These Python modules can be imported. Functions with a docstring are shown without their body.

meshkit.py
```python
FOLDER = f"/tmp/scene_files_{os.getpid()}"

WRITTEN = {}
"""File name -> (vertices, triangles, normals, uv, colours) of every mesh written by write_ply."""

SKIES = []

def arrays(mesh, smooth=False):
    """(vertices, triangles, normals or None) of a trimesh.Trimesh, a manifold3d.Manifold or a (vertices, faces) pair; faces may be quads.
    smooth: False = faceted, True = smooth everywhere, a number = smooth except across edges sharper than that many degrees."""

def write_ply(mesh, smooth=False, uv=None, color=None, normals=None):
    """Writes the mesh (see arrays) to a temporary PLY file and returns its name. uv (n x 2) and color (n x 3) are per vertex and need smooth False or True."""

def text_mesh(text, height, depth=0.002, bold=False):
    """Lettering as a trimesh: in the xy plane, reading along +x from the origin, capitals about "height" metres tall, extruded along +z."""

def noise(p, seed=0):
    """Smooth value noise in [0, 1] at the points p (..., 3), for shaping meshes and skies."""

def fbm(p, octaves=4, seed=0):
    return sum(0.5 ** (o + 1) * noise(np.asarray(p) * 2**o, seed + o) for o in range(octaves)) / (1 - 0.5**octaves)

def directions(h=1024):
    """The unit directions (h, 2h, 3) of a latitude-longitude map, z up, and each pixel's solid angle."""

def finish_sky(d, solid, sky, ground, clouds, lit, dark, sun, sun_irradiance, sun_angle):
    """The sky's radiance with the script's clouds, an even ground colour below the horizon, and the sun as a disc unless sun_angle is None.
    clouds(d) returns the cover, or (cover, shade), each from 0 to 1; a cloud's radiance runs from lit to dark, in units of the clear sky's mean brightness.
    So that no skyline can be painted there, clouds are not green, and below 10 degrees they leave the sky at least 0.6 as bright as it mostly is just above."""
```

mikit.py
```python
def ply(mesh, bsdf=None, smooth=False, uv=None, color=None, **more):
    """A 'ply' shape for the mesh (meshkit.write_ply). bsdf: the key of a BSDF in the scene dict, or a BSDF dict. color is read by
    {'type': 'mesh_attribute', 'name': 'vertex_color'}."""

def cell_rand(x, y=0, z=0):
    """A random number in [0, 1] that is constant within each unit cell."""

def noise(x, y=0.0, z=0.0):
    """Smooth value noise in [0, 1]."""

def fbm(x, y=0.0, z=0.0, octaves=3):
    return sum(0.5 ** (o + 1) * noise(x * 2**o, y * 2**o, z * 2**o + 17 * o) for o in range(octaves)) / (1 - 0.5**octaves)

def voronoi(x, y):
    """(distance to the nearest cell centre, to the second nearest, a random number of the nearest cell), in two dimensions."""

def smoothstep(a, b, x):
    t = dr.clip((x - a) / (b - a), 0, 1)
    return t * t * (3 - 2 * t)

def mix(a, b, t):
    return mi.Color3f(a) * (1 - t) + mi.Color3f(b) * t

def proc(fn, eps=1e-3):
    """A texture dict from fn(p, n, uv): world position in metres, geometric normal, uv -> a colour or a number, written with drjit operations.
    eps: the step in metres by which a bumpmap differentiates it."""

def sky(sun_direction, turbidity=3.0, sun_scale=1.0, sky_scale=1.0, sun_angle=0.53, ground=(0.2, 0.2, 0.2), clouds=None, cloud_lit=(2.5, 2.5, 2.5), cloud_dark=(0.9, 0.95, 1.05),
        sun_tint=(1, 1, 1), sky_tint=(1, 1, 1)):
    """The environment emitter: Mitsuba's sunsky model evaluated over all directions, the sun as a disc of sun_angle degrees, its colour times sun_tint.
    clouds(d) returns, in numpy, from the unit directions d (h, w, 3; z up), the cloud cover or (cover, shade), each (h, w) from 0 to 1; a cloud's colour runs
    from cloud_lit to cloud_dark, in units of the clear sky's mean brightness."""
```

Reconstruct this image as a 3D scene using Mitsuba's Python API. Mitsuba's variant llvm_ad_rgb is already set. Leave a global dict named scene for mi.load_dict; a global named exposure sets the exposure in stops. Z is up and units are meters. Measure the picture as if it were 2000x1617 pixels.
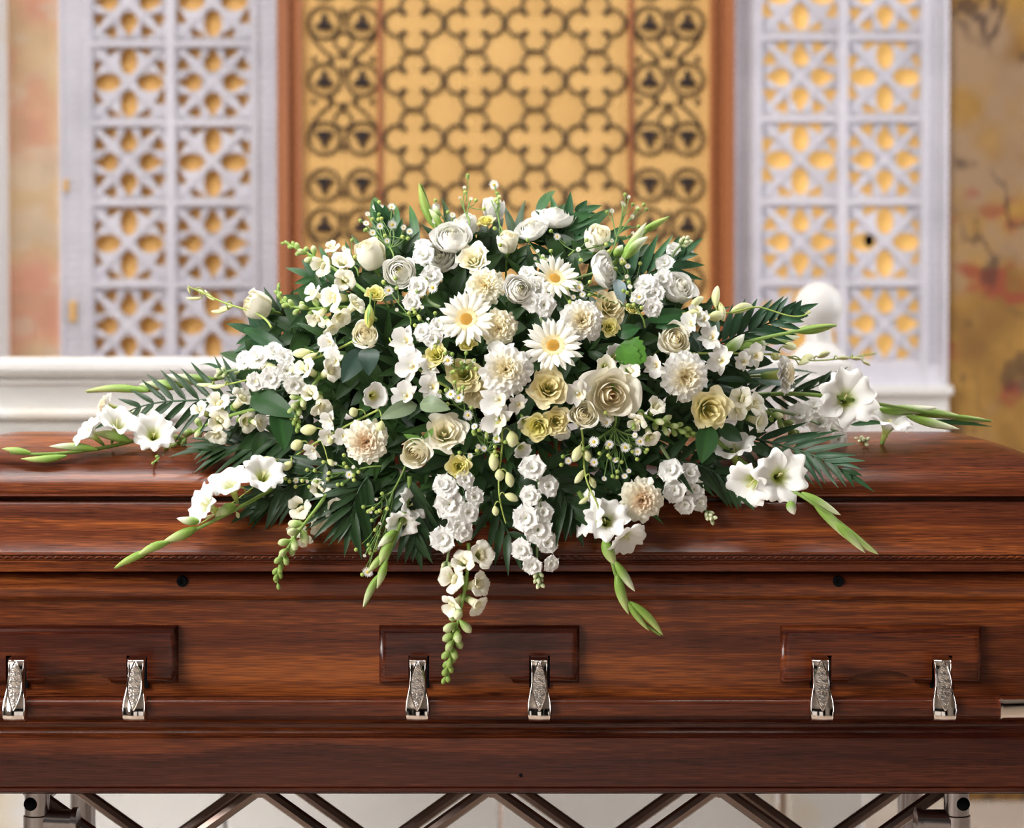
import math, random
import numpy as np, trimesh, drjit as dr, mitsuba as mi, mikit, meshkit
import manifold3d as m3
from mikit import proc, noise, fbm, smoothstep, mix, voronoi
from shapely.geometry import Polygon, Point, box as sbox
from shapely import affinity
from scipy.interpolate import PchipInterpolator, CubicSpline

TF = mi.ScalarTransform4f
scene, labels = {}, {}
# ---------------------------------------------------------------- camera, light, exposure
FOC, CAMY, CAMZ, HOR = 4380.0, -4.0, 1.40, 695.0
PITCH = math.atan((808.5 - HOR) / FOC)
CP, SP = math.cos(PITCH), math.sin(PITCH)
scene['camera'] = {'type': 'thinlens', 'fov': math.degrees(2 * math.atan(1000 / FOC)), 'fov_axis': 'x',
                   'to_world': TF().look_at(origin=[0, CAMY, CAMZ], target=[0, CAMY + CP, CAMZ - SP], up=[0, 0, 1]),
                   'aperture_radius': 0.0175, 'focus_distance': 4.06, 'near_clip': 0.05}
exposure = -0.07
KEY_LIGHT = (25.0, 24.7, 24.1)     # added key light, unseen, set high in the left wall
TOP_LIGHT = (9.5, 9.4, 9.2)            # added top light, unseen, in the ceiling above the casket
BACKGROUND_LIGHT = (7.5, 7.6, 8.0)       # unseen light put in the right wall to light the background
FRONT_FILL = (0.6, 0.59, 0.57)         # weak frontal fill added far behind the camera, unseen
AMBER = {'left': (0.11, 0.048, 0.008), 'middle': (0.05, 0.028, 0.010), 'right': (0.52, 0.32, 0.095)}  # glow put into the amber panels; the middle one is gold fabric


def P(px, py, Y):
    """the point at depth Y that the photograph shows at this pixel"""
    r = np.array([px - 1000.0, FOC * CP - (py - 808.5) * SP, -FOC * SP - (py - 808.5) * CP])
    return np.array([0, CAMY, CAMZ]) + r * (Y - CAMY) / r[1]


def S(px, Y=0.05):
    return px * (Y - CAMY) / FOC


def Xp(px, Y, py=808.5): return P(px, py, Y)[0]
def Zp(py, Y): return P(1000, py, Y)[2]


# ---------------------------------------------------------------- helpers
def numbered(k):
    if k not in used:
        used.add(k)
        return k
    i = counters.get(k, 0)
    while True:
        i += 1
        kk = f'{k}_{i:03d}'
        if kk not in used:
            counters[k] = i
            used.add(kk)
            return kk


used, counters = set(), {}


def thing(name, label, cat, group=None):
    k = numbered(name)
    labels[k] = {'label': label, 'category': cat}
    if group:
        labels[k]['group'] = group
    return k


def put(parent, name, d, M=None, label=None, kind=None):
    k = numbered(parent + '__' + name if parent else name)
    scene[k] = d if M is None else {**d, 'to_world': TF(np.asarray(M, float))}
    if label or kind:
        labels[k] = {}
        if label: labels[k]['label'] = label
        if kind: labels[k]['kind'] = kind
    return k


def struct(name, d, label=None):
    scene[name] = d
    used.add(name)
    labels[name] = {'kind': 'structure'}
    if label: labels[name]['label'] = label
    return name


def bx(x0, x1, y0, y1, z0, z1, bev=0.0):
    if bev <= 0:
        b = trimesh.creation.box((x1 - x0, y1 - y0, z1 - z0))
        b.apply_translation(((x0 + x1) / 2, (y0 + y1) / 2, (z0 + z1) / 2))
        return b
    pts = []
    for sx in (0, 1):
        for sy in (0, 1):
            for sz in (0, 1):
                c = np.array([(x0, x1)[sx], (y0, y1)[sy], (z0, z1)[sz]], float)
                i = np.array([1 - 2 * sx, 1 - 2 * sy, 1 - 2 * sz]) * bev
                for a in range(3):
                    q = c + i
                    q[a] = c[a]
                    pts.append(q)
    return man(m3.Manifold.hull_points(np.array(pts)))


def man(m):
    t = m.to_mesh()
    return trimesh.Trimesh(np.array(t.vert_properties[:, :3]), np.array(t.tri_verts), process=False)


def to_man(t):
    return m3.Manifold(m3.Mesh(np.asarray(t.vertices, np.float32), np.asarray(t.faces, np.uint32)))


def join(*ms): return trimesh.util.concatenate([m for m in ms if m is not None])


def grid_faces(nu, nv, wrap=False):
    i, j = np.meshgrid(np.arange(nu - 1), np.arange(nv if wrap else nv - 1), indexing='ij')
    j2 = (j + 1) % nv
    q = np.stack([i * nv + j, i * nv + j2, (i + 1) * nv + j2, (i + 1) * nv + j], -1).reshape(-1, 4)
    return np.vstack([q[:, [0, 1, 2]], q[:, [0, 2, 3]]])


def lathe(prof, n=24, cap=True):
    p = np.asarray(prof, float)
    a = np.arange(n) * 2 * np.pi / n
    v = np.stack([p[:, :1] * np.cos(a), p[:, :1] * np.sin(a), np.repeat(p[:, 1:2], n, 1)], -1).reshape(-1, 3)
    return trimesh.Trimesh(v, grid_faces(len(p), n, True), process=False)


def frames(pts):
    p = np.asarray(pts, float)
    t = np.gradient(p, axis=0)
    t /= np.linalg.norm(t, axis=1, keepdims=True) + 1e-12
    a = np.cross(t[0], [0, 0, 1.0] if abs(t[0][2]) < 0.9 else [1.0, 0, 0])
    out = []
    for i in range(len(p)):
        a = a - t[i] * a.dot(t[i])
        a = a / (np.linalg.norm(a) + 1e-12)
        out.append(a)
    a = np.array(out)
    return p, t, a, np.cross(t, a)


def tube(pts, rad, n=6, caps=True):
    p, t, a, b = frames(pts)
    r = np.broadcast_to(np.asarray(rad, float), (len(p),))
    g = np.arange(n) * 2 * np.pi / n
    v = p[:, None] + r[:, None, None] * (np.cos(g)[None, :, None] * a[:, None] + np.sin(g)[None, :, None] * b[:, None])
    f = grid_faces(len(p), n, True)
    v = v.reshape(-1, 3)
    if caps:
        m = len(v)
        v = np.vstack([v, p[:1], p[-1:]])
        k = np.arange(n)
        f = np.vstack([f, np.stack([k * 0 + m, (k + 1) % n, k], 1), np.stack([k * 0 + m + 1, (len(p) - 1) * n + k, (len(p) - 1) * n + (k + 1) % n], 1)])
    return trimesh.Trimesh(v, f, process=False)


def spline(pts, n=24):
    p = np.asarray(pts, float)
    if len(p) == 2:
        return p[0] + (p[1] - p[0]) * np.linspace(0, 1, n)[:, None]
    d = np.r_[0, np.cumsum(np.linalg.norm(np.diff(p, axis=0), axis=1))]
    return CubicSpline(d, p)(np.linspace(0, d[-1], n))


def unit(v):
    v = np.asarray(v, float)
    return v / (np.linalg.norm(v) + 1e-12)


def pose(pos, axis, roll=0.0, s=1.0):
    """local +z along axis, local +x as near to world up as can be, turned by roll"""
    z = unit(axis)
    up = np.array([0, 0, 1.0]) if abs(z[2]) < 0.95 else np.array([0, 1.0, 0])
    x = unit(up - z * up.dot(z))
    y = np.cross(z, x)
    c, sn = math.cos(roll), math.sin(roll)
    M = np.eye(4)
    M[:3, 0], M[:3, 1], M[:3, 2], M[:3, 3] = (x * c + y * sn) * s, (-x * sn + y * c) * s, z * s, pos
    return M


def rotz(a):
    M = np.eye(4)
    M[0, 0] = M[1, 1] = math.cos(a)
    M[0, 1], M[1, 0] = -math.sin(a), math.sin(a)
    return M


def mat(name, d):
    scene[name] = d
    return name


def rgb(*c): return {'type': 'rgb', 'value': list(c)}


def srgb(r, g, b):
    return [((c / 255 + 0.055) / 1.055) ** 2.4 if c > 10 else c / 255 / 12.92 for c in (r, g, b)]


# ---------------------------------------------------------------- materials
def wood_fn(p, n, uv):
    warp = fbm(p.x * 1.1, p.y * 4 + 3, p.z * 5, 3)
    h = p.z + 0.55 * p.y + 0.10 * warp
    rings = noise(h * 55.0, 1.7, p.x * 0.4)
    rings2 = noise(h * 160.0, 5.1, p.x * 1.3)
    fine = noise(p.x * 30.0, p.y * 260.0, p.z * 480.0)
    pores = smoothstep(0.62, 0.85, noise(p.x * 34.0, p.y * 380.0, p.z * 700.0)) * smoothstep(0.3, 0.7, noise(p.x * 3.0, 2.0, h * 30.0))
    broad = fbm(p.x * 0.9 + 3, p.y * 3, p.z * 6.0, 2)
    t = dr.clip(0.48 + 0.50 * (rings - 0.5) + 0.22 * (rings2 - 0.5) + 0.36 * (fine - 0.5) + 0.7 * (broad - 0.5), 0, 1)
    c = mix(mix((0.032, 0.0070, 0.0046), (0.104, 0.0240, 0.0095), smoothstep(0.0, 0.55, t)), (0.37, 0.098, 0.020), smoothstep(0.42, 1.0, t))
    return c * (1 - 0.6 * pores)


mat('wood', {'type': 'roughplastic', 'diffuse_reflectance': proc(wood_fn), 'distribution': 'beckmann', 'alpha': 0.075, 'int_ior': 1.38})


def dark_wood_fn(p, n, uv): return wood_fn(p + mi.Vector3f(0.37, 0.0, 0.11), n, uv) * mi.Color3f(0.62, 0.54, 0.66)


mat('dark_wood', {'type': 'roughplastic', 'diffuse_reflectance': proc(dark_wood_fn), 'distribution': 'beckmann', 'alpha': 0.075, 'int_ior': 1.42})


def plank_fn(p, n, uv):
    g = noise(p.x * 60, p.y * 60, p.z * 2.5)
    b = noise(p.x * 9 + 4, p.y * 4, p.z * 0.5)
    return mix((0.20, 0.060, 0.020), (0.42, 0.15, 0.05), dr.clip(0.35 * g + 0.7 * b, 0, 1))


mat('frame_wood', {'type': 'principled', 'base_color': proc(plank_fn), 'roughness': 0.45, 'specular': 0.4})
mat('chrome', {'type': 'principled', 'base_color': rgb(0.80, 0.70, 0.63), 'metallic': 1.0, 'roughness': 0.10})


mat('stipple', {'type': 'twosided', 'bsdf': {'type': 'principled', 'base_color': rgb(0.80, 0.71, 0.64), 'metallic': 1.0, 'roughness': 0.25}})
mat('foam', {'type': 'diffuse', 'reflectance': rgb(0.012, 0.022, 0.009)})
mat('black', {'type': 'twosided', 'bsdf': {'type': 'diffuse', 'reflectance': rgb(0.006, 0.006, 0.007)}})
mat('steel', {'type': 'principled', 'base_color': rgb(0.33, 0.30, 0.30), 'metallic': 1.0, 'roughness': 0.22})
mat('bronze', {'type': 'principled', 'base_color': rgb(0.20, 0.145, 0.125), 'metallic': 1.0, 'roughness': 0.25})


def stone_fn(p, n, uv):
    k = fbm(p.x * 6, p.y * 6, p.z * 6, 3)
    return mix((0.48, 0.465, 0.515), (0.63, 0.61, 0.665), k)


mat('stone', {'type': 'diffuse', 'reflectance': proc(stone_fn)})


def marble_fn(p, n, uv):
    k = fbm(p.x * 2.2, p.y * 2.2, p.z * 3, 3)
    st = smoothstep(0.62, 0.78, fbm(p.x * 3 + 9, p.y * 2, p.z * 4 + 5, 3))
    return mix(mix((0.56, 0.54, 0.515), (0.68, 0.665, 0.65), k), (0.58, 0.46, 0.29), 0.55 * st)


mat('marble', {'type': 'principled', 'base_color': proc(marble_fn), 'roughness': 0.4, 'specular': 0.4})


def salmon_fn(p, n, uv):
    a = fbm(p.x * 9, 1.3, p.z * 9, 4)
    b = smoothstep(0.40, 0.66, fbm(p.x * 4 + 7, 2.0, p.z * 3.2, 3) + 0.22 * (1.9 - p.z) * smoothstep(0.0, 1.0, 2.4 - p.z))
    w = smoothstep(0.52, 0.68, fbm(p.x * 9, 9.0, p.z * 10, 3))
    c = mix((0.86, 0.66, 0.42), (0.86, 0.47, 0.34), b)
    c = mix(c, (0.90, 0.76, 0.60), 0.6 * w)
    return c * (0.80 + 0.36 * a)


mat('salmon', {'type': 'diffuse', 'reflectance': proc(salmon_fn)})


def ochre_fn(p, n, uv):
    a = fbm(p.x * 9, 1.3, p.z * 7, 4)
    b = fbm(p.x * 5 + 5, 4.0, p.z * 4.6 + 1, 3)
    c = mix((0.19, 0.100, 0.036), (0.33, 0.185, 0.052), smoothstep(0.2, 0.8, a))
    c = mix(c, (0.27, 0.18, 0.115), 0.85 * smoothstep(0.45, 0.70, b))
    red = smoothstep(0.56, 0.70, fbm(p.x * 8 + 2.5, 6.0, p.z * 9 + 3.3, 3)) * smoothstep(2.2, 1.7, p.z)
    c = mix(c, (0.23, 0.050, 0.036), 0.8 * red)
    ln = dr.abs(fbm(p.x * 7 + 1, 8.0, p.z * 3.0, 4) - 0.5)
    crack = (1 - smoothstep(0.006, 0.030, ln)) * smoothstep(0.4, 0.6, noise(p.x * 3, 3.0, p.z * 3.0 + 0.5))
    blot = smoothstep(0.66, 0.74, fbm(p.x * 10 + 9, 5.0, p.z * 6, 3))
    return mix(c, (0.045, 0.030, 0.030), dr.clip(0.75 * crack + 0.6 * blot, 0, 1))


mat('ochre', {'type': 'diffuse', 'reflectance': proc(ochre_fn)})


def floor_fn(p, n, uv):
    k = fbm(p.x * 2, p.y * 2, 0.5, 3)
    return mix((0.34, 0.28, 0.23), (0.48, 0.41, 0.34), k)


mat('floor_stone', {'type': 'principled', 'base_color': proc(floor_fn), 'roughness': 0.5})
mat('plaster', {'type': 'diffuse', 'reflectance': rgb(0.25, 0.23, 0.21)})
mat('dim_plaster', {'type': 'diffuse', 'reflectance': rgb(0.16, 0.13, 0.11)})
mat('iron', {'type': 'principled', 'base_color': rgb(0.022, 0.014, 0.014), 'roughness': 0.6, 'specular': 0.2})


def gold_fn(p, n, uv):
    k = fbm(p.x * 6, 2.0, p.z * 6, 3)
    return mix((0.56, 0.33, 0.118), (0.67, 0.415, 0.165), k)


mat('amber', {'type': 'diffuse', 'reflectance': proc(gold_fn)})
# colours of the plants: uv.x counts pairs of colours, uv.y runs from the pair's first (a petal's base) to its second (its tip)
PAIRS, PAIR_NO = [], {}


def uvc(t, c0, c1):
    k = tuple(np.round(np.r_[np.asarray(c0, float), np.asarray(c1, float)], 3))
    if k not in PAIR_NO:
        PAIR_NO[k] = len(PAIRS)
        PAIRS.append(k)
    t = np.asarray(t, float).ravel()
    return np.stack([np.full(len(t), PAIR_NO[k] + .5), t], 1)


PAL = {}


def plant_colour(p, n, uv):
    if 'r' not in PAL:
        a = np.array(PAIRS, np.float32)
        for i, c in enumerate('rgbxyz'): PAL[c] = mi.Float(np.ascontiguousarray(a[:, i]))
    k = mi.UInt32(dr.clip(dr.floor(uv.x), 0, len(PAIRS) - 1))
    t = dr.clip(uv.y, 0, 1)
    return mi.Color3f(*[dr.lerp(dr.gather(mi.Float, PAL[a], k), dr.gather(mi.Float, PAL[b], k), t) for a, b in (('r', 'x'), ('g', 'y'), ('b', 'z'))])


VC = proc(plant_colour)
mat('petal', {'type': 'principledthin', 'base_color': VC, 'roughness': 0.55, 'diff_trans': 0.30, 'spec_trans': 0.0, 'eta': 1.3})
mat('leaf', {'type': 'twosided', 'bsdf': {'type': 'principled', 'base_color': VC, 'roughness': 0.42, 'specular': 0.32}})
mat('green', {'type': 'twosided', 'bsdf': {'type': 'principled', 'base_color': VC, 'roughness': 0.5, 'specular': 0.35}})

# ---------------------------------------------------------------- the room
RX0, RX1, RY0, RY1, RZ = -4.2, 4.2, -7.5, 3.10, 4.3
struct('floor', mikit.ply(bx(RX0, RX1, RY0, RY1 + .2, -0.12, 0), 'floor_stone'), 'pale brown stone floor')
struct('ceiling', mikit.ply(join(bx(RX0, RX1, RY0, -0.55, RZ, RZ + .12), bx(RX0, RX1, 1.05, RY1 + .2, RZ, RZ + .12), bx(RX0, -2.4, -0.55, 1.05, RZ, RZ + .12), bx(1.0, RX1, -0.55, 1.05, RZ, RZ + .12)), 'plaster'))
xs = Xp(1852, 3.0)
struct('wall_back', mikit.ply(bx(RX0, xs, RY1, RY1 + .2, 0, RZ), 'salmon'), 'mottled salmon plaster wall at the left of the white screen')
struct('wall_back_right', mikit.ply(bx(xs, RX1, RY1 - .08, RY1 + .2, 0, RZ), 'ochre'), 'weathered ochre plaster wall with red and dark stains')
# unseen side walls, with openings made for the added lights
def holed_wall(x0, x1, y0, y1, wy0, wy1, wz0, wz1):
    return join(bx(x0, x1, y0, wy0, 0, RZ), bx(x0, x1, wy1, y1, 0, RZ), bx(x0, x1, wy0, wy1, 0, wz0), bx(x0, x1, wy0, wy1, wz1, RZ))


struct('wall_left', mikit.ply(holed_wall(RX0 - .2, RX0, RY0, RY1 + .2, -4.9, -1.5, 2.1, 4.15), 'plaster'))
struct('wall_right', mikit.ply(holed_wall(RX1, RX1 + .2, RY0, RY1 + .2, 0.6, 2.6, 1.0, 3.9), 'plaster'))
struct('wall_front', mikit.ply(holed_wall(0, .2, RX0, RX1, -1.6, 1.6, 0.0, 2.6), 'dim_plaster', to_world=TF(np.array([[0, 1, 0, 0], [1, 0, 0, RY0 - .2], [0, 0, 1, 0], [0, 0, 0, 1.0]]))))


def window(name, quad, rad):  # emissive pane for one of the unseen added lights
    v = np.array(quad, float)
    struct(name, mikit.ply((v, np.array([[0, 1, 2], [0, 2, 3]])), {'type': 'diffuse', 'reflectance': rgb(.3, .3, .3)}, emitter={'type': 'area', 'radiance': rgb(*rad)}))


window('window_1', [(RX0 - .1, -4.9, 2.1), (RX0 - .1, -1.5, 2.1), (RX0 - .1, -1.5, 4.15), (RX0 - .1, -4.9, 4.15)], KEY_LIGHT)
window('window_2', [(-2.4, -0.55, RZ + .06), (-2.4, 1.05, RZ + .06), (1.0, 1.05, RZ + .06), (1.0, -0.55, RZ + .06)], TOP_LIGHT)
window('window_3', [(RX1 + .1, 0.6, 1.0), (RX1 + .1, 0.6, 3.9), (RX1 + .1, 2.6, 3.9), (RX1 + .1, 2.6, 1.0)], BACKGROUND_LIGHT)
window('window_4', [(-1.6, RY0 - .1, 0.0), (-1.6, RY0 - .1, 2.6), (1.6, RY0 - .1, 2.6), (1.6, RY0 - .1, 0.0)], FRONT_FILL)
for nm, d in (('window_1', 'x'), ('window_2', 'z'), ('window_3', 'x')):  # bars across the added light panes
    m = mikit.ply(bx(RX0 - .06, RX0 - .02, -3.23, -3.17, 2.1, 4.15) if nm == 'window_1' else bx(-.73, -.67, -0.55, 1.05, RZ + .01, RZ + .05) if nm == 'window_2' else bx(RX1 + .02, RX1 + .06, 1.57, 1.63, 1.0, 3.9), 'plaster')
    put(nm, 'glazing_bar', m)

# far left: white half column on the back wall
col = thing('column', 'bright white round column at the far left edge, beside the salmon wall', 'column')
cx, r0 = Xp(-62, 2.9), S(80, 2.9)
put(col, 'shaft', mikit.ply(lathe([(r0, 0.25), (r0, Zp(180, 2.9)), (r0 * .93, RZ)], 40).apply_translation((cx, 2.9, 0)), 'marble', smooth=40))
put(col, 'base', mikit.ply(lathe([(0, 0), (r0 * 1.4, 0), (r0 * 1.4, .12), (r0 * 1.15, .2), (r0, .26)], 40).apply_translation((cx, 2.9, 0)), 'marble', smooth=40))

# ---------------------------------------------------------------- carved stone screens with amber glass
YS = 3.0
K = (YS - CAMY) / FOC


def tri(cx, cy, ang, s=1.0):
    t = Polygon([(13 * s, 0), (-8 * s, 12 * s), (-8 * s, -12 * s)]).buffer(3.0 * s, 3)
    return affinity.translate(affinity.rotate(t, ang, origin=(0, 0)), cx, cy)


def tile_poly(kind, w, h):
    t = sbox(-w / 2, -h / 2, w / 2, h / 2)
    holes = []
    for q in range(4):
        a = q * 90
        if kind == 'petal':
            e = affinity.translate(affinity.scale(Point(0, 0).buffer(1, 8), 27, 18), 42, 0)
            side = [tri(66, 32, 150, 1.12), tri(66, -32, -150, 1.12)]
        else:
            e = Polygon([(20, 0), (24, 11), (33, 17), (43, 16), (54, 8), (70, 0), (54, -8), (43, -16), (33, -17), (24, -11)]).buffer(1.5, 3)
            side = [tri(58, 33, 210, 1.0), tri(58, -33, -210, 1.0)]
        for s in [e] + side:
            holes.append(affinity.rotate(s, a, origin=(0, 0)))
    inner = sbox(-w / 2 + 3, -h / 2 + 3, w / 2 - 3, h / 2 - 3)
    for s in holes:
        t = t.difference(s.intersection(inner))
    return t


def extr(poly, depth):
    """polygon in pixels (x right, y up) -> mesh in the xz plane, facing -y, thickness depth"""
    gs = getattr(poly, 'geoms', [poly])
    m = join(*[trimesh.creation.extrude_polygon(affinity.scale(g, K, K, origin=(0, 0)), depth, engine='earcut') for g in gs if g.area > 1])
    v = m.vertices.copy()
    m.vertices = np.stack([v[:, 0], -v[:, 2], v[:, 1]], 1)
    m.invert() if m.volume < 0 else None
    return m


TILES = {}
bead = mikit.ply(bx(-.0085, .0085, -.006, .0, -.0065, .0065, .003), 'stone')


def screen(side, x0, x1, cols, rows, xb, ztop, zbot, first, label):
    t = thing('carved_screen', label, 'screen')
    put(t, 'glowing_amber', mikit.ply(bx(Xp(x0 + 8, YS), Xp(x1 - 8, YS), YS + .058, YS + .066, Zp(zbot, YS), Zp(ztop, YS)), 'amber', emitter={'type': 'area', 'radiance': rgb(*AMBER[side])}))
    for i, (a, b) in enumerate(cols):
        for j in range(len(rows) - 1):
            ya, yb = rows[j], rows[j + 1]
            kind = 'petal' if (i + j + first) % 2 == 0 else 'drop'
            w, h = b - a + 8, yb - ya - 14
            key = (kind, round(w), round(h))
            if key not in TILES:
                ribs = sbox(-w * .66, -5, w * .66, 5)
                ribs = affinity.rotate(ribs, 45, origin=(0, 0)).union(affinity.rotate(ribs, -45, origin=(0, 0))).intersection(sbox(-w / 2 + 2, -h / 2 + 2, w / 2 - 2, h / 2 - 2))
                if kind == 'drop':
                    for q in range(4):
                        ribs = ribs.union(affinity.translate(Point(0, 0).buffer(26, 8).difference(Point(0, 0).buffer(20, 8)), 44 * math.cos(q * 1.5708), 44 * math.sin(q * 1.5708)))
                body = tile_poly(kind, w, h)
                TILES[key] = mikit.ply(join(extr(body, 0.026), extr(ribs.intersection(body), 0.012).apply_translation((0, -.022, 0))), 'stone')
            M = np.eye(4)
            M[:3, 3] = P((a + b) / 2, (ya + yb) / 2, YS + .048)
            put(t, 'tile', TILES[key], M)
    lo, hi = Zp(rows[-1] + 6, YS), Zp(rows[0] - 6, YS)
    edges = [(xb[0], cols[0][0])] + [(cols[k][1], cols[k + 1][0]) for k in range(len(cols) - 1)] + [(cols[-1][1], xb[1])]
    for a, b in edges:
        put(t, 'mullion', mikit.ply(bx(Xp(a, YS), Xp(b, YS), YS - .004, YS + .05, lo, hi, .004), 'stone'))
    for y in rows:
        put(t, 'rail', mikit.ply(bx(Xp(cols[0][0] - 3, YS), Xp(cols[-1][1] + 3, YS), YS, YS + .05, Zp(y + 7, YS), Zp(y - 7, YS), .004), 'stone'))
    zb, zt = Zp(zbot, YS), Zp(ztop, YS)
    for a, b in ((x0, xb[0]), (xb[1], x1)):
        put(t, 'border', mikit.ply(join(bx(Xp(a, YS), Xp(b, YS), YS + .01, YS + .06, zb, zt), bx(Xp(a, YS), Xp(a + 9, YS), YS - .004, YS + .02, zb, zt, .003), bx(Xp(b - 8, YS), Xp(b, YS), YS - .008, YS + .02, zb, zt, .003)), 'stone'))
        for f in (.36, .62):
            for y in np.arange(ztop + 20, zbot - 5, 17.0):
                M = np.eye(4)
                M[:3, 3] = P(a + (b - a) * f, y, YS + .01)
                put(t, 'border_bead', bead, M)
    put(t, 'sill', mikit.ply(bx(Xp(x0, YS), Xp(x1, YS), YS + .0, YS + .06, zb - .005, Zp(rows[-1] + 4, YS)), 'stone'))
    return t


s1 = screen('left', 118, 545, [(183, 325), (345, 490)], [-74, 85, 240, 396, 556, 716, 876], (176, 497), -110, 900, 1,
            'carved white stone screen with amber glass at the left, above the low marble rail')
s2 = screen('right', 1430, 1850, [(1487, 1635), (1655, 1797)], [-86, 72, 232, 394, 553, 712], (1479, 1805), -120, 752, 0,
            'carved white stone screen with amber glass at the right, behind the ball-topped post')
for px, py, w, h in ((131, 362, 9, 24), (143, 608, 13, 42)):
    put(s1, 'gilt_patch', mikit.ply(bx(Xp(px - w / 2, YS), Xp(px + w / 2, YS), YS - .0065, YS + .01, Zp(py + h / 2, YS), Zp(py - h / 2, YS), .002), 'amber'), label='worn yellow patch on the border')
put(s2, 'broken_hole', mikit.ply(trimesh.creation.icosphere(2, 1.0).apply_transform(np.diag([S(10, 3), .004, S(13, 3), 1])).apply_translation(P(1697, 470, YS + .056)), 'black'), label='dark broken spot in the glass')
# stepped base under the right screen
put(s2, 'plinth', mikit.ply(join(bx(Xp(1434, YS), Xp(1856, YS), YS - .05, YS + .08, Zp(772, YS), Zp(752, YS), .006), bx(Xp(1436, YS), Xp(1850, YS), YS - .02, YS + .08, 0.0, Zp(770, YS))), 'marble'), label='white marble plinth')

# ---------------------------------------------------------------- middle: framed amber panel with wrought iron
YG = 2.985
g = thing('iron_grille', 'wooden framed amber panel with black wrought iron quatrefoils and scrolls, behind the flowers', 'grille')
zt, zb = Zp(-150, YG), Zp(900, YG)
put(g, 'glowing_amber', mikit.ply(bx(Xp(580, YG), Xp(1395, YG), YG + .010, YG + .018, zb, zt), 'amber', emitter={'type': 'area', 'radiance': rgb(*AMBER['middle'])}))  # gold fabric, with a glow put into it by emission
for a, b in ((545, 592), (1384, 1431)):
    s = 1 if a < 900 else -1
    o, i = (a, b) if s > 0 else (b, a)
    m = join(bx(*sorted((Xp(o, YG), Xp(o + s * 22, YG))), YG - .045, YG + .06, zb, zt, .004),
             bx(*sorted((Xp(o + s * 21, YG), Xp(o + s * 36, YG))), YG - .015, YG + .06, zb, zt, .005),
             bx(*sorted((Xp(o + s * 35, YG), Xp(i, YG))), YG - .03, YG + .06, zb, zt, .005))
    put(g, 'stile', mikit.ply(m, 'frame_wood'))
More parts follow.
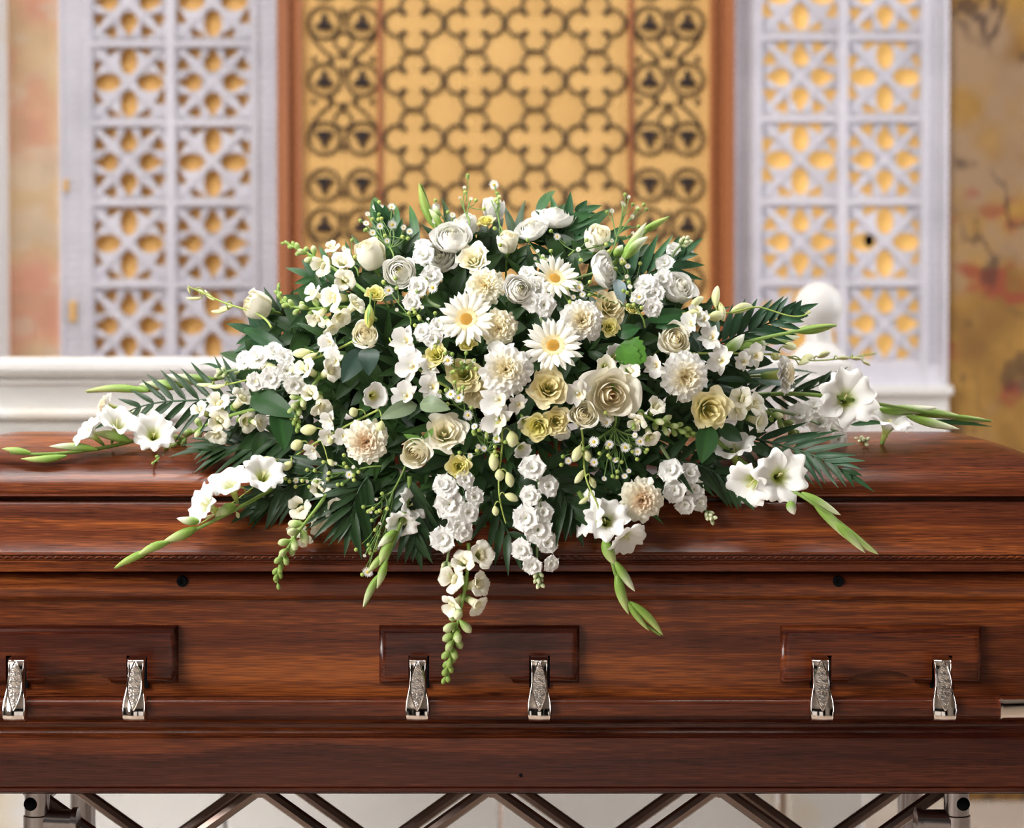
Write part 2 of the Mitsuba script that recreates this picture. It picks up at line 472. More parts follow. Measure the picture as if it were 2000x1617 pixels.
put(g, 'rail', mikit.ply(bx(Xp(545, YG), Xp(1431, YG), YG - .03, YG + .06, zt, zt + .08, .005), 'frame_wood'))
for x in (743, 1231):
    put(g, 'divider', mikit.ply(bx(Xp(x - 5, YG), Xp(x + 5, YG), YG - .006, YG + .012, zb, zt, .003), 'frame_wood'))
KG = (YG - CAMY) / FOC


def flat_path(pts, rad, n=6):
    """pixel polyline (x right, y down) -> tube in the xz plane"""
    p = np.asarray(pts, float) * KG
    return tube(np.stack([p[:, 0], np.zeros(len(p)), -p[:, 1]], 1), rad, n)


def arc(cx, cy, r, a0, a1, n=16):
    a = np.radians(np.linspace(a0, a1, n))
    return np.stack([cx + r * np.cos(a), cy + r * np.sin(a)], 1)


def blob(cx, cy, rx, ry, ang=0, d=4.0):
    s = trimesh.creation.icosphere(1, 1.0).apply_transform(np.diag([rx * KG, d * KG, ry * KG, 1]))
    s.apply_transform(trimesh.transformations.rotation_matrix(math.radians(ang), (0, 1, 0)))
    return s.apply_translation((cx * KG, 0, -cy * KG))


IR = 2.75 * KG
quat = []
for q in range(4):
    a = np.radians(q * 90)
    quat.append(flat_path(arc(31 * math.cos(a), 31 * math.sin(a), 26, q * 90 - 128, q * 90 + 128), IR))
    quat.append(blob(20 * math.cos(a + .785) * 1.42, 20 * math.sin(a + .785) * 1.42, 8, 4.2, q * 90 + 45))
quat = mikit.ply(join(*quat), 'iron', smooth=40)
collh = mikit.ply(blob(0, 0, 3.6, 9.5), 'iron', smooth=True)
collv = mikit.ply(blob(0, 0, 10, 3.8), 'iron', smooth=True)


def at_g(x, y, dy=0.0):
    M = np.eye(4)
    M[:3, 3] = P(x, y, YG) + np.array([0, dy, 0])
    return M


qx = [807.5, 926, 1044.5, 1163]
for j in range(-2, 6):
    y = 44 + 113 * j
    for i, x in enumerate(qx):
        put(g, 'quatrefoil', quat, at_g(x, y))
        put(g, 'collar', collv, at_g(x, y + 56.5, -.003))
    for x in [748] + [x + 59 for x in qx[:-1]] + [1223]:
        put(g, 'collar', collh, at_g(x, y, -.003))


def leaf_finial():
    return join(blob(0, -3, 6.5, 17), blob(-8, 6, 11, 6.5, -28), blob(8, 6, 11, 6.5, 28), blob(0, 10, 8, 6))


ring = mikit.ply(flat_path(arc(0, 0, 31, 0, 360, 25), IR), 'iron', smooth=40)
finial = mikit.ply(leaf_finial(), 'iron', smooth=True)
pts = np.array([(-66, 2), (-60, 28), (-42, 50), (-16, 72)], float)
straps = [mikit.ply(flat_path(spline(np.c_[pts * [s, 1], np.zeros(4)], 14)[:, :2], IR), 'iron', smooth=40) for s in (-1, 1)]
small = mikit.ply(flat_path(arc(0, 36, 17, 0, 360, 17), IR * .9), 'iron', smooth=40)
fan_leaf = mikit.ply(join(blob(0, 62, 3.5, 8), blob(-7, 64, 3, 6, -32), blob(7, 64, 3, 6, 32)), 'iron', smooth=40)
knots = [mikit.ply(blob(x_, y_, 4.5, 7, a_), 'iron', smooth=40) for x_, y_, a_ in ((-25, 76, -35), (25, 76, 35), (-57, 71, 20), (57, 71, -20))]
for x in (670, 1305):
    for base in (-394, 0, 394):
        for y, up in ((44, 1), (155, 1), (270, -1), (361, -1)):
            fl = np.diag([1, 1, up, 1.0])
            yy = y + base
            if yy < -90 or yy > 690: continue
            for s in (-37, 37):
                put(g, 'ring', ring, at_g(x + s, yy))
                put(g, 'leaf_finial', finial, at_g(x + s, yy, -.004) @ fl)
            put(g, 'collar', collh, at_g(x, yy - 18 * up, -.003))
        for y, up in ((44, 1), (270, -1)):
            yy = y + base
            if yy < -90 or yy > 690: continue
            M = at_g(x, yy, .004) @ np.diag([1, 1, up, 1.0])
            for d in straps + [small]: put(g, 'scroll', d, M)
            put(g, 'fan_leaf', fan_leaf, M)
            for d in knots: put(g, 'knot', d, M)

# ---------------------------------------------------------------- marble rail with ball-topped post
YR = 1.6
rail = thing('marble_rail', 'low moulded white marble altar rail running behind the casket', 'rail')
x0, x1 = RX0 + .01, Xp(1520, YR)


def sweep_x(prof, x0, x1):
    """closed profile of (y, z) extruded along x"""
    pg = Polygon(prof)
    m = trimesh.creation.extrude_polygon(pg, x1 - x0, engine='earcut')
    v = m.vertices.copy()
    m.vertices = np.stack([x0 + v[:, 2], v[:, 0], v[:, 1]], 1)
    if m.volume < 0: m.invert()
    return m


def rz(py, dy): return Zp(py, YR + dy)


cop = [(.0, rz(738, 0)), (-.012, rz(733, 0)), (-.02, rz(722, 0)), (-.018, rz(710, 0)), (-.006, rz(700, 0)), (.02, rz(697, .02)), (.2, rz(697, .02)), (.22, rz(710, 0)), (.22, rz(733, 0)), (.2, rz(738, 0))]
put(rail, 'coping', mikit.ply(sweep_x([(YR + y, z) for y, z in cop], x0, x1), 'marble', smooth=35))
put(rail, 'frieze', mikit.ply(join(bx(x0, x1, YR + .02, YR + .18, rz(800, 0), rz(737, 0)), bx(x0, x1, YR + .006, YR + .19, rz(752, 0), rz(740, 0), .004)), 'marble'))
put(rail, 'lower_moulding', mikit.ply(bx(x0, x1, YR - .012, YR + .2, rz(820, 0), rz(800, 0), .008), 'marble'))
n = 7
for i in range(n):
    a, b = x0 + (x1 - x0) * i / n, x0 + (x1 - x0) * (i + 1) / n
    put(rail, 'panel', mikit.ply(bx(a + .004, b - .004, YR + .015, YR + .18, .13, rz(819, 0), .006), 'marble'))
put(rail, 'base', mikit.ply(bx(x0, x1, YR - .05, YR + .22, 0, .135, .012), 'marble'))
post = thing('newel_post', 'white marble post topped by a round ball, at the right end of the rail', 'post')
c = P(1607, 598, YR)
q = S(1, YR)
pz = lambda py: Zp(py, YR)
prof = [(0, c[2] + 48 * q)] + [(48 * q * math.sin(a), c[2] + 48 * q * math.cos(a)) for a in np.linspace(.12, 2.62, 22)]
put(post, 'ball', mikit.ply(lathe(prof[::-1], 40).apply_translation((c[0], YR + .07, 0)), 'marble', smooth=40))
prof = [(0, pz(640)), (23 * q, pz(640)), (25 * q, pz(650)), (27 * q, pz(668)), (36 * q, pz(676)), (50 * q, pz(690)), (54 * q, pz(702)), (54 * q, pz(708)), (0, pz(708))]
put(post, 'neck', mikit.ply(lathe(prof[::-1], 40).apply_translation((c[0], YR + .07, 0)), 'marble', smooth=30))
put(post, 'pedestal', mikit.ply(join(bx(c[0] - 56 * q, c[0] + 62 * q, YR - .01, YR + .15, pz(735), pz(706), .006), bx(c[0] - 66 * q, c[0] + 84 * q, YR - .02, YR + .17, 0, pz(733), .008)), 'marble'))
put(post, 'foot', mikit.ply(bx(c[0] - 72 * q, c[0] + 92 * q, YR - .05, YR + .2, 0, .13, .01), 'marble'))

# ---------------------------------------------------------------- the casket
CXC, CYC, HL, HW, KX = Xp(933, 0.0), 0.36, 1.13, 0.36, 0.68
casket = thing('casket', 'polished reddish brown wooden casket with chrome handles, under the flower spray', 'casket')


def ring_loft(rows, capb=True, capt=True, rc=0.018, nc=4):
    """rows of (inset, z): rounded rectangles around the casket's centre, from bottom to top"""
    vs = []
    sx = np.r_[np.linspace(-1, 1, 40)]
    for i, z in rows:
        hx, hy = HL - KX * i, HW - i
        r = min(rc, hx * .9, hy * .9)
        pts = []
        for cx, cy, a0 in ((hx - r, -(hy - r), -90), (hx - r, hy - r, 0), (-(hx - r), hy - r, 90), (-(hx - r), -(hy - r), 180)):
            a = np.radians(a0 + np.linspace(0, 90, nc))
            pts += list(np.stack([cx + r * np.cos(a), cy + r * np.sin(a)], 1))
        pts = np.array(pts)
        vs.append(np.c_[pts[:, 0] + CXC, pts[:, 1] + CYC, np.full(len(pts), z)])
    n = len(vs[0])
    v = np.vstack(vs)
    f = grid_faces(len(vs), n, True)
    k = np.arange(n)
    if capb:
        v = np.vstack([v, [[CXC, CYC, rows[0][1]]]])
        f = np.vstack([f, np.stack([k * 0 + len(v) - 1, (k + 1) % n, k], 1)])
    if capt:
        v = np.vstack([v, [[CXC, CYC, rows[-1][1]]]])
        f = np.vstack([f, np.stack([k * 0 + len(v) - 1, (len(vs) - 1) * n + k, (len(vs) - 1) * n + (k + 1) % n], 1)])
    return trimesh.Trimesh(v, f, process=False)


def rows_px(l): return [(y, Zp(p, y)) for p, y in l]


def fine(l, m=5):
    """smooth in-between rows through the given ones"""
    l = np.array(l, float)
    t = np.r_[0, np.cumsum(np.hypot(np.diff(l[:, 0]) / 1095, np.diff(l[:, 1])))]
    tt = np.interp(np.linspace(0, len(l) - 1, (len(l) - 1) * m + 1), np.arange(len(l)), t)
    return [tuple(x) for x in np.c_[PchipInterpolator(t, l[:, 0])(tt), PchipInterpolator(t, l[:, 1])(tt)]]


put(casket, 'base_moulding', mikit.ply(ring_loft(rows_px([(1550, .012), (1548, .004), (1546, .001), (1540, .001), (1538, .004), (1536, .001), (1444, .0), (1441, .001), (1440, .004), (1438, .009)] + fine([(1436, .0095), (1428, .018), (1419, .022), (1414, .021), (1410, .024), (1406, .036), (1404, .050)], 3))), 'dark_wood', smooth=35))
put(casket, 'body', mikit.ply(ring_loft(rows_px([(1410, .043), (1170, .043)])), 'wood', smooth=30))
put(casket, 'body', mikit.ply(ring_loft(rows_px([(1172, .046)] + fine([(1171, .034), (1168, .025), (1160, .019), (1146, .0165), (1132, .019), (1120, .026), (1117, .032)], 4))), 'wood', smooth=35))
used.add(casket + '__top_moulding')
scene[casket + '__top_moulding'] = scene.pop(casket + '__body_001')
lid = put(casket, 'lid', mikit.ply(ring_loft(rows_px([(1117, .02), (1117, -.006), (1115, -.009), (1104, -.009), (1102, -.005), (1099.5, -.004), (1098.5, -.007), (1097, -.004), (1095, -.0005), (1085, .0), (1084, -.003), (1082, -.0035), (1080, .000), (1078, .006)] + fine([(1075, .0085), (1050, .026), (1015, .046), (985, .064), (980, .068)], 4) + [(978.5, .072), (977.5, .12)]), capt=True), 'wood', smooth=28))
put(lid, 'cushion', mikit.ply(ring_loft(rows_px([(979, .115), (972.5, .115), (971.5, .070), (970, .066), (968, .065), (966.5, .067), (965, .072)] + fine([(964, .0725), (958, .0735), (940, .083), (915, .110), (890, .155), (868, .215), (853, .275), (845, .325), (843.5, .345)], 5)), rc=.03, nc=6), 'wood', smooth=40))
# carved bead along the lid's rim: one leaf-shaped piece after another
sb = S(16.2, 0)
u = np.linspace(0, 1, 9)
crest = np.stack([(u - .5) * sb, np.full(9, -.001), 0.0032 * np.sin(np.pi * u) ** .7 - .0012], 1)
b1 = tube(crest, .0016 + .0009 * np.sin(np.pi * u), 5)
bead1 = mikit.ply(b1, 'wood', smooth=50)
for k in range(-8, 136):
    x = CXC - 1.06 + (k + 8) * sb
    if x > CXC + 1.1: break
    M = np.eye(4)
    M[:3, 3] = (x, -.0015, Zp(1089.5, 0))
    put(lid, 'carved_bead', bead1, M)
for py, y in ((1093.5, -.001), (1096.6, -.004)):
    put(lid, 'bead_string', mikit.ply(tube([(CXC - 1.1, y, Zp(py, 0)), (CXC + 1.1, y, Zp(py, 0))], .0015, 6), 'wood', smooth=50))

# lid bolts, a nail hole
for px in (356, 1637):
    c = P(px, 1135, .0175)
    b = lathe([(0, .002), (.0045, .002), (.0045, .0045), (.0085, .0050), (.0098, .003), (.0098, -.008)], 20)
    put(casket, 'lid_bolt', mikit.ply(b.apply_transform(trimesh.transformations.rotation_matrix(math.pi / 2, (1, 0, 0))).apply_translation(c), 'black', smooth=30), label='black bolt socket')
put(casket, 'nail_hole', mikit.ply(trimesh.creation.icosphere(1, .0032).apply_translation(P(1017, 1514, .0005)), 'black'))

# raised plates, handle arms, bar
def plate():
    w, h, bv, d = S(393, .03) / 2, S(113, .03) / 2, S(17, .03), .020
    pts = [(sx * w, 0, sz * h) for sx in (-1, 1) for sz in (-1, 1)]
    for a in np.radians(np.linspace(0, 90, 7)):
        i, y = bv * (1 - math.cos(a)), -.004 - (d - .004) * math.sin(a)
        pts += [(sx * (w - i), y, sz * (h - i)) for sx in (-1, 1) for sz in (-1, 1)]
    m = m3.Manifold.hull_points(np.array(pts))
    for s in (-1, 1):
        m -= to_man(bx(s * S(117.5) - S(20), s * S(117.5) + S(20), -.05, .01, -h - .02, h - S(57)))
    a = affinity.scale(Point(0, 0).buffer(1, 24), S(66), S(26))
    a = trimesh.creation.extrude_polygon(a, .03, engine='earcut')
    v = a.vertices.copy()
    a.vertices = np.stack([v[:, 0], .003 - v[:, 2], v[:, 1] - h], 1)
    if a.volume < 0: a.invert()
    m -= to_man(a)
    return man(m)


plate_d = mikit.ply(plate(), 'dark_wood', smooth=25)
socket = mikit.ply(bx(-S(20), S(20), -.004, .002, -S(36), S(30)), 'black')  # black box put in for the dark depth of the slot
# handle arm: lofted strap
zz = [1282, 1286, 1296, 1315, 1335, 1355, 1372, 1388, 1398, 1404, 1407.5, 1409]
ww = [34, 35, 33.5, 32, 33, 40, 46, 47.5, 46, 44, 43, 40]
yy = [-.012, -.033, -.0405, -.0445, -.0485, -.0530, -.0580, -.0628, -.0640, -.0620, -.055, -.042]
zi = np.r_[np.linspace(1282, 1398, 30), np.linspace(1400, 1409, 7)]
wi, yi = PchipInterpolator(zz, ww)(zi), PchipInterpolator(zz, yy)(zi)


def arm_y(py): return float(PchipInterpolator(zz, yy)(py))


vs = []
for z, w, y in zip(zi, wi, yi):
    w = S(w, y) / 2
    e = .0022
    # a shallow roof: two facets that meet along the middle, rounded rims
    for vx, dy in ((-1, .010), (-1, .001), (-.92, -.0022), (-.80, -.0004), (-.35, -.0030), (0, -.0048), (.35, -.0030), (.80, -.0004), (.92, -.0022), (1, .001), (1, .010)):
        vs.append((vx * w, y + dy, Zp(z, y) - Zp(1345, 0)))
armv = np.array(vs)
fa = grid_faces(len(zi), 11, True)
arm_m = trimesh.Trimesh(armv, fa, process=False)
top, bot = np.arange(11), (len(zi) - 1) * 11 + np.arange(11)
arm_m = trimesh.Trimesh(armv, np.vstack([fa, [[0, k + 1, k] for k in range(1, 10)], [[bot[0], bot[k], bot[k + 1]] for k in range(1, 10)]]), process=False)
trimesh.repair.fix_normals(arm_m)
arm_d = mikit.ply(arm_m, 'chrome', smooth=35)
lu = np.linspace(0, 1, 25)
lz = 1290 + lu * 97
lw = 13.2 * np.sin(np.pi * lu) ** .8


def lens_pt(s, k, d): return (s * S(lw[k]), arm_y(lz[k]) - d, Zp(lz[k], arm_y(lz[k])) - Zp(1345, 0))


rim = mikit.ply(join(*[tube([lens_pt(s, k, .0048) for k in range(25)], .0012, 6) for s in (-1, 1)]), 'chrome', smooth=40)
lv = []
for zq in np.linspace(0, 1, 61):
    w_ = 13.2 * math.sin(math.pi * zq) ** .8
    py_ = 1290 + 97 * zq
    for s in np.linspace(-1, 1, 11):
        lv.append((s * S(w_), arm_y(py_) - .0046 - .0008 * (1 - s * s), Zp(py_, arm_y(py_)) - Zp(1345, 0)))
lv = np.array(lv)
lv[:, 1] -= .0011 * (meshkit.noise(lv * 620) - .5)
lens_d = mikit.ply((lv, grid_faces(61, 11)), 'stipple')
YB = -.030
hz = S(18.5, YB)
zc = Zp(1380, YB)
barp = Polygon([(-.020, -hz * .55), (-.0185, -hz * .80), (-.014, -hz * .96), (-.008, -hz), (.010, -hz), (.015, -hz * .8), (.015, hz * .8), (.010, hz), (-.003, hz), (-.009, hz * .96), (-.014, hz * .86), (-.0175, hz * .70), (-.0195, hz * .48), (-.020, hz * .25)])
bp = list(barp.exterior.coords)[:-1]
bar = sweep_x([(YB + y, zc + z) for y, z in bp], Xp(933 - 1017, YB, 1380), Xp(1951, YB, 1380))
put(casket, 'handle_bar', mikit.ply(bar, 'wood', smooth=40))
for s in (-1, 1):
    xa, xb = Xp(933 + s * 1016, YB, 1380), Xp(933 + s * 1090, YB, 1380)
    t1 = sweep_x([(YB + y * 1.12, zc + z * 1.15) for y, z in bp], *sorted((xa, xb)))
    t2 = sweep_x([(YB + y * 1.22, zc + z * 1.25) for y, z in bp], *sorted((xa, xa + s * .004)))
    put(casket, 'bar_tip', mikit.ply(join(t1, t2), 'chrome', smooth=40), label='chrome bar end')
for k in (-1, 0, 1):
    px = 936 + 785.5 * k
    c = np.array([Xp(px, .03, 1280), .043, Zp(1278.5, .03)])
    M = np.eye(4)
    M[:3, 3] = c
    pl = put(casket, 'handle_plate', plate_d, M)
    for s in (-1, 1):
        M2 = np.eye(4)
        M2[:3, 3] = (c[0] + s * S(117.5), .041, Zp(1309, .03))
        put(pl, 'socket', socket, M2)
        M3 = np.eye(4)
        hx = {(-1, -1): 37, (-1, 1): 269, (0, -1): 817, (0, 1): 1053, (1, -1): 1600, (1, 1): 1837}[(k, s)]
        M3[:3, 3] = (Xp(hx, -.02, 1345), 0, Zp(1345, 0))
        a = put(casket, 'handle_arm', arm_d, M3)
        put(a, 'lens_rim', rim, M3)
        put(a, 'stippled_inlay', lens_d, M3)

# ---------------------------------------------------------------- the trolley
ZT = Zp(1550, .012) - .002
tr = thing('casket_trolley', 'chrome folding trolley with scissor bars carrying the casket', 'trolley')


def rod(p, q, r, n=10): return tube(np.array([p, q], float), r, n)


for yt, nm in ((.14, 0), (.33, 1)):
    apex = [Xp(x, .14, 1552) for x in (-390, 60, 510, 960, 1404, 1850, 2300)]
    zt_ = ZT - .012
    for i, ax in enumerate(apex):
        for s in (-1, 1):
            bx_ = ax + s * .60
            if bx_ < apex[0] - .1 or bx_ > apex[-1] + .1: continue
            o = -.007 * s
            fl = tube(np.array([(ax, yt + o, zt_), (bx_, yt + o, zt_ - .60 * .72)]), [.0125, .0125], 8)
            put(tr, 'scissor_bar', mikit.ply(fl, 'bronze', smooth=40))
        put(tr, 'pivot', mikit.ply(trimesh.creation.cylinder(.012, .03, sections=14).apply_transform(trimesh.transformations.rotation_matrix(math.pi / 2, (1, 0, 0))).apply_translation((ax, yt, zt_ - .004)), 'bronze', smooth=30))
for px, yp in ((73, .10), (1868, .10), (162, .56), (1778, .56)):
    x = Xp(px, yp, 1580)
    k = put(tr, 'leg', mikit.ply(lathe([(0, .06), (.0255, .06), (.0255, Zp(1592, .1)), (.023, Zp(1590, .1)), (.023, ZT), (0, ZT)], 24).apply_translation((x, yp, 0)), 'steel', smooth=35))
    sgn = 1 if px < 900 else -1
    if yp < .3:
        put(k, 'cross_socket', mikit.ply(lathe([(0, 0), (.022, 0), (.022, .05), (.026, .05), (.026, .06), (0, .06)], 20).apply_transform(trimesh.transformations.rotation_matrix(sgn * math.pi / 2, (0, 1, 0))).apply_translation((x + sgn * .015, yp, Zp(1604, .1))), 'steel', smooth=35))
        put(k, 'knob', mikit.ply(trimesh.creation.icosphere(2, .0125).apply_translation((x - sgn * .008, yp - .02, Zp(1566, .1))), 'black', smooth=True))
    put(k, 'wheel', mikit.ply(lathe([(0, -.012), (.05, -.012), (.055, -.008), (.055, .008), (.05, .012), (0, .012)], 24).apply_transform(trimesh.transformations.rotation_matrix(math.pi / 2, (1, 0, 0))).apply_translation((x, yp, .055)), 'black', smooth=30))
xa, xb = Xp(73, .1, 1580), Xp(1868, .1, 1580)
for yp in (.10, .56):
    put(tr, 'lower_rail', mikit.ply(rod((xa, yp, .15), (xb, yp, .15), .014), 'steel', smooth=40))
for x in (xa, xb):
    put(tr, 'end_rail', mikit.ply(rod((x, .10, ZT - .03), (x, .56, ZT - .03), .014), 'steel', smooth=40))

# ================================================================ flowers: the pieces
WHITE, IVORY, CREAM, YELLOW = (.90, .895, .87), (.94, .92, .81), (.95, .88, .65), (.84, .77, .30)
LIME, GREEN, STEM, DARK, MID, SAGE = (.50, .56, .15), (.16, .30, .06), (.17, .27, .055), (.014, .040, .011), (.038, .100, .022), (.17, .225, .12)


def lerp(a, b, t):
    t = np.asarray(t)[..., None]
    return np.asarray(a) * (1 - t) + np.asarray(b) * t


def sst(a, b, x):
    t = np.clip((np.asarray(x) - a) / (b - a), 0, 1)
    return t * t * (3 - 2 * t)


def ovate(u): return np.sin(np.pi * np.clip(u, 0, 1) ** .75) ** .8 + .02
def roundp(u): return (.22 + .78 * np.clip(u / .6, 0, 1) ** .8) * np.sqrt(np.clip(1 - np.clip((u - .55) / .46, 0, 1) ** 3, 0.03, 1))
def fan(u): return .12 + .88 * np.clip(u, 0, 1) ** .9
def lance(u): return np.sin(np.pi * np.clip(u, 0, 1) ** .62) ** .85 * (1 - .2 * u) + .012
def strapw(u): return np.clip(u * 3, .25, 1) ** .5 * np.sqrt(np.clip(1 - np.clip((u - .72) / .285, 0, 1) ** 2.2, .01, 1))


def flat(L, W, wp, angs, r0=0.0, z0=0.0, cup=0.0, ruf=0.0, rk=2.5, serr=0.0, nserr=9, notch=0.0, nu=8, nv=9, seed=0, base=WHITE, tip=WHITE, cut=(.1, .6), fold=0.0, twist=0.0):
    """a petal or leaf that leaves the axis +z at radius r0 along +x; angs: its slope in degrees at even steps from base to tip"""
    rg = np.random.default_rng(seed)
    u, v = np.linspace(0, 1, nu), np.linspace(-1, 1, nv)
    fine_u = np.linspace(0, 1, 41)
    th = np.radians(PchipInterpolator(np.linspace(0, 1, len(angs)), angs)(fine_u)) if len(angs) > 1 else np.full(41, math.radians(angs[0]))
    xs_ = np.r_[0, np.cumsum((np.cos(th[1:]) + np.cos(th[:-1])) / 2 * L / 40)]
    zs_ = np.r_[0, np.cumsum((np.sin(th[1:]) + np.sin(th[:-1])) / 2 * L / 40)]
    U, V = np.meshgrid(u, v, indexing='ij')
    ph = rg.uniform(0, 6.28, 3)
    E = 1 - notch * V ** 2
    if serr: E = E * (1 + serr * (np.abs(((V * nserr / 2 + ph[0]) % 1) - .5) * 2 - .5) * sst(.6, 1, U) + serr * .6 * np.sin(V * 5 + ph[1]))
    UE = np.clip(U * E, 0, 1.15)
    c = np.minimum(UE, 1)
    X, Z, TH = np.interp(c, fine_u, xs_), np.interp(c, fine_u, zs_), np.interp(c, fine_u, th)
    over = (UE - c) * L
    X, Z = X + over * np.cos(TH), Z + over * np.sin(TH)
    w = W / 2 * wp(U)
    Y = V * w
    N = cup * (V ** 2) * w + fold * np.abs(V) * w
    N = N + ruf * L * (U ** 1.6) * (np.sin(rk * np.pi * V + ph[0]) * .7 + np.sin(rk * 2.3 * V + ph[1] + 3 * U) * .3) * (.35 + .65 * np.abs(V))
    N = N + twist * V * w * U
    px_, pz_ = r0 + X - np.sin(TH) * N, z0 + Z + np.cos(TH) * N
    return trimesh.Trimesh(np.stack([px_, Y, pz_], -1).reshape(-1, 3), grid_faces(nu, nv), process=False), uvc(sst(cut[0], cut[1], U), base, tip)


def rev(prof, half, wp=None, ruf=0.0, rk=2.0, curl=0.0, notch=.12, nu=9, nv=9, seed=0, base=WHITE, tip=WHITE, cut=(.1, .7), point=0.0):
    """a petal that hugs the surface of revolution given by prof, (r, z) points from base to tip"""
    rg = np.random.default_rng(seed)
    p = np.asarray(prof, float)
    t = np.r_[0, np.cumsum(np.hypot(*np.diff(p, axis=0).T))]
    t /= t[-1]
    R, Z = PchipInterpolator(t, p[:, 0]), PchipInterpolator(t, p[:, 1])
    U, V = np.meshgrid(np.linspace(0, 1, nu), np.linspace(-1, 1, nv), indexing='ij')
    ph = rg.uniform(0, 6.28, 3)
    UE = np.clip(U * (1 - notch * V ** 2 + point * (1 - np.abs(V)) ** 3 + .03 * np.sin(3 * V + ph[2])), 0, 1)
    w = (wp(U) if wp else 1.0)
    A = V * half * w
    r = R(UE) + (ruf * U ** 2 * np.sin(rk * np.pi * V + ph[0]) + curl * np.abs(V) ** 3 * U ** 2) * p[:, 0].max()
    z = Z(UE) + ruf * .6 * U ** 2 * np.sin(rk * np.pi * V + ph[1]) * p[:, 0].max()
    return trimesh.Trimesh(np.stack([r * np.cos(A), r * np.sin(A), z], -1).reshape(-1, 3), grid_faces(nu, nv), process=False), uvc(sst(cut[0], cut[1], U), base, tip)


def dress(mc, bsdf='petal'): return mikit.ply(mc[0], bsdf, smooth=True, uv=mc[1])


def plain(m, col, bsdf='green', smooth=True): return mikit.ply(m, bsdf, smooth=smooth, uv=uvc(np.zeros(len(m.vertices)), col, col))


def shaded(m, c0, c1, axis=2, bsdf='green'):
    """one colour at one end, another at the other end along an axis"""
    z = m.vertices[:, axis]
    return mikit.ply(m, bsdf, smooth=True, uv=uvc(sst(.1, .9, (z - z.min()) / (np.ptp(z) + 1e-9)), c0, c1))


def Tz(z):
    M = np.eye(4)
    M[2, 3] = z
    return M


def tilt(a):
    M = np.eye(4)
    M[0, 0] = M[2, 2] = math.cos(a)
    M[0, 2], M[2, 0] = math.sin(a), -math.sin(a)
    return M


def sepals(n, L, W, angs, z0, r0, col=MID):
    d = dress(flat(L, W, lance, angs, r0=r0, z0=z0, fold=.25, base=LIME if col is None else col, tip=col or GREEN, nu=7, nv=5), 'green')
    return [('sepal', d, rotz(2 * np.pi * k / n + .3), None) for k in range(n)]


def stalk(L=2.2, r=.07, z0=-.1, col=STEM):
    return [('stem', plain(tube([(0, 0, z0), (.03, 0, z0 - L * .5), (.06, .04, z0 - L)], [r, r, r * .9], 6), col), np.eye(4), None)]


def make_rose(kind, seed, inner=CREAM, outer=IVORY):
    rg = np.random.default_rng(seed)
    o = []
    n = {'bud': 14, 'half': 20, 'open': 17}[kind]
    H = {'bud': 1.9, 'half': 1.45, 'open': 1.05}[kind]
    for i in range(n):
        t = i / (n - 1)
        R = .13 + .87 * t ** .95
        h = H * (1.0 - (.16 if kind == 'bud' else .26) * t + rg.uniform(-.03, .03))
        if kind == 'bud': top, bul = .46 + .40 * t, .90
        elif kind == 'half': top, bul = .50 + .55 * t, 1.0
        else: top, bul = .72 + .62 * t, .95
        pr = [(.06, 0), (R * .62 + .05, H * .10), (R * bul, H * .42), (R * ((bul + top) / 2 if kind != 'bud' else .96), h * (.78 if kind != 'bud' else .66)), (R * top, h)]
        if t > .62:
            k = (t - .62) / .38
            pr += [(R * top + .17 * k * (1.3 if kind != 'bud' else 1), h - (.01 + .07 * k))]
        c = lerp(inner, outer, t ** .7)
        o.append(('petal', dress(rev(pr, (1.75 - .75 * t) if kind != 'open' else (1.2 - .35 * t), roundp2, ruf=.02 + .04 * t, rk=1.3, curl=.05 * t, notch=.16 + .1 * t, seed=seed * 50 + i, base=lerp(c, YELLOW, .14), tip=c, nu=10, nv=11)), rotz(i * 2.4 + rg.uniform(-.2, .2)), None))
    if kind == 'open':
        o.append(('stamens', plain(join(*[tube([(0, 0, .1), (.10 * math.cos(a), .10 * math.sin(a), .4), (.16 * math.cos(a), .16 * math.sin(a), .55)], [.012, .012, .035], 5) for a in np.arange(14) * 2.4]), (.55, .22, .03)), np.eye(4), None))
    o += [('hip', plain(lathe([(.0, -.32), (.12, -.30), (.22, -.16), (.20, 0), (.06, .08)], 12), GREEN), np.eye(4), None)]
    o += sepals(5, .95, .34, [-10, 55, 50] if kind == 'bud' else [0, 20, -30], -.04, .14, MID)
    o += stalk(2.4, .085, -.28)
    return [(a, d, Tz(-H * .5) @ M, q) for a, d, M, q in o]


def roundp2(u): return .55 + .45 * np.sin(np.pi * np.clip(u * .62 + .05, 0, 1))


def make_ranunculus(seed, col=IVORY, mid=CREAM):
    rg = np.random.default_rng(seed)
    o = []
    n = 42
    for i in range(n):
        t = i / (n - 1)
        R = .09 + .89 * t ** 1.25
        zt_ = .50 - .34 * t ** 2
        lean = .66 if t < .6 else .66 + .50 * (t - .6) / .4
        pr = [(.05, -.45), (R * .75, -.34), (R * 1.02, -.02), (R * (1 + lean) / 2 * 1.01, zt_ * .72), (R * lean, zt_)]
        c = lerp(mid, col, t ** .6)
        o.append(('petal', dress(rev(pr, 1.25 - .5 * t, roundp2, ruf=.012 + .03 * t, rk=1.4, notch=.14, seed=seed * 70 + i, base=lerp(c, LIME, .10), tip=c, cut=(.2, .9), nu=8, nv=9)), rotz(i * 2.4 + rg.uniform(-.15, .15)), None))
    o.append(('eye', plain(trimesh.creation.icosphere(2, .07).apply_translation((0, 0, .36)), (.26, .30, .05)), np.eye(4), None))
    o += stalk(2.6, .075, -.42, (.20, .30, .10))
    return o


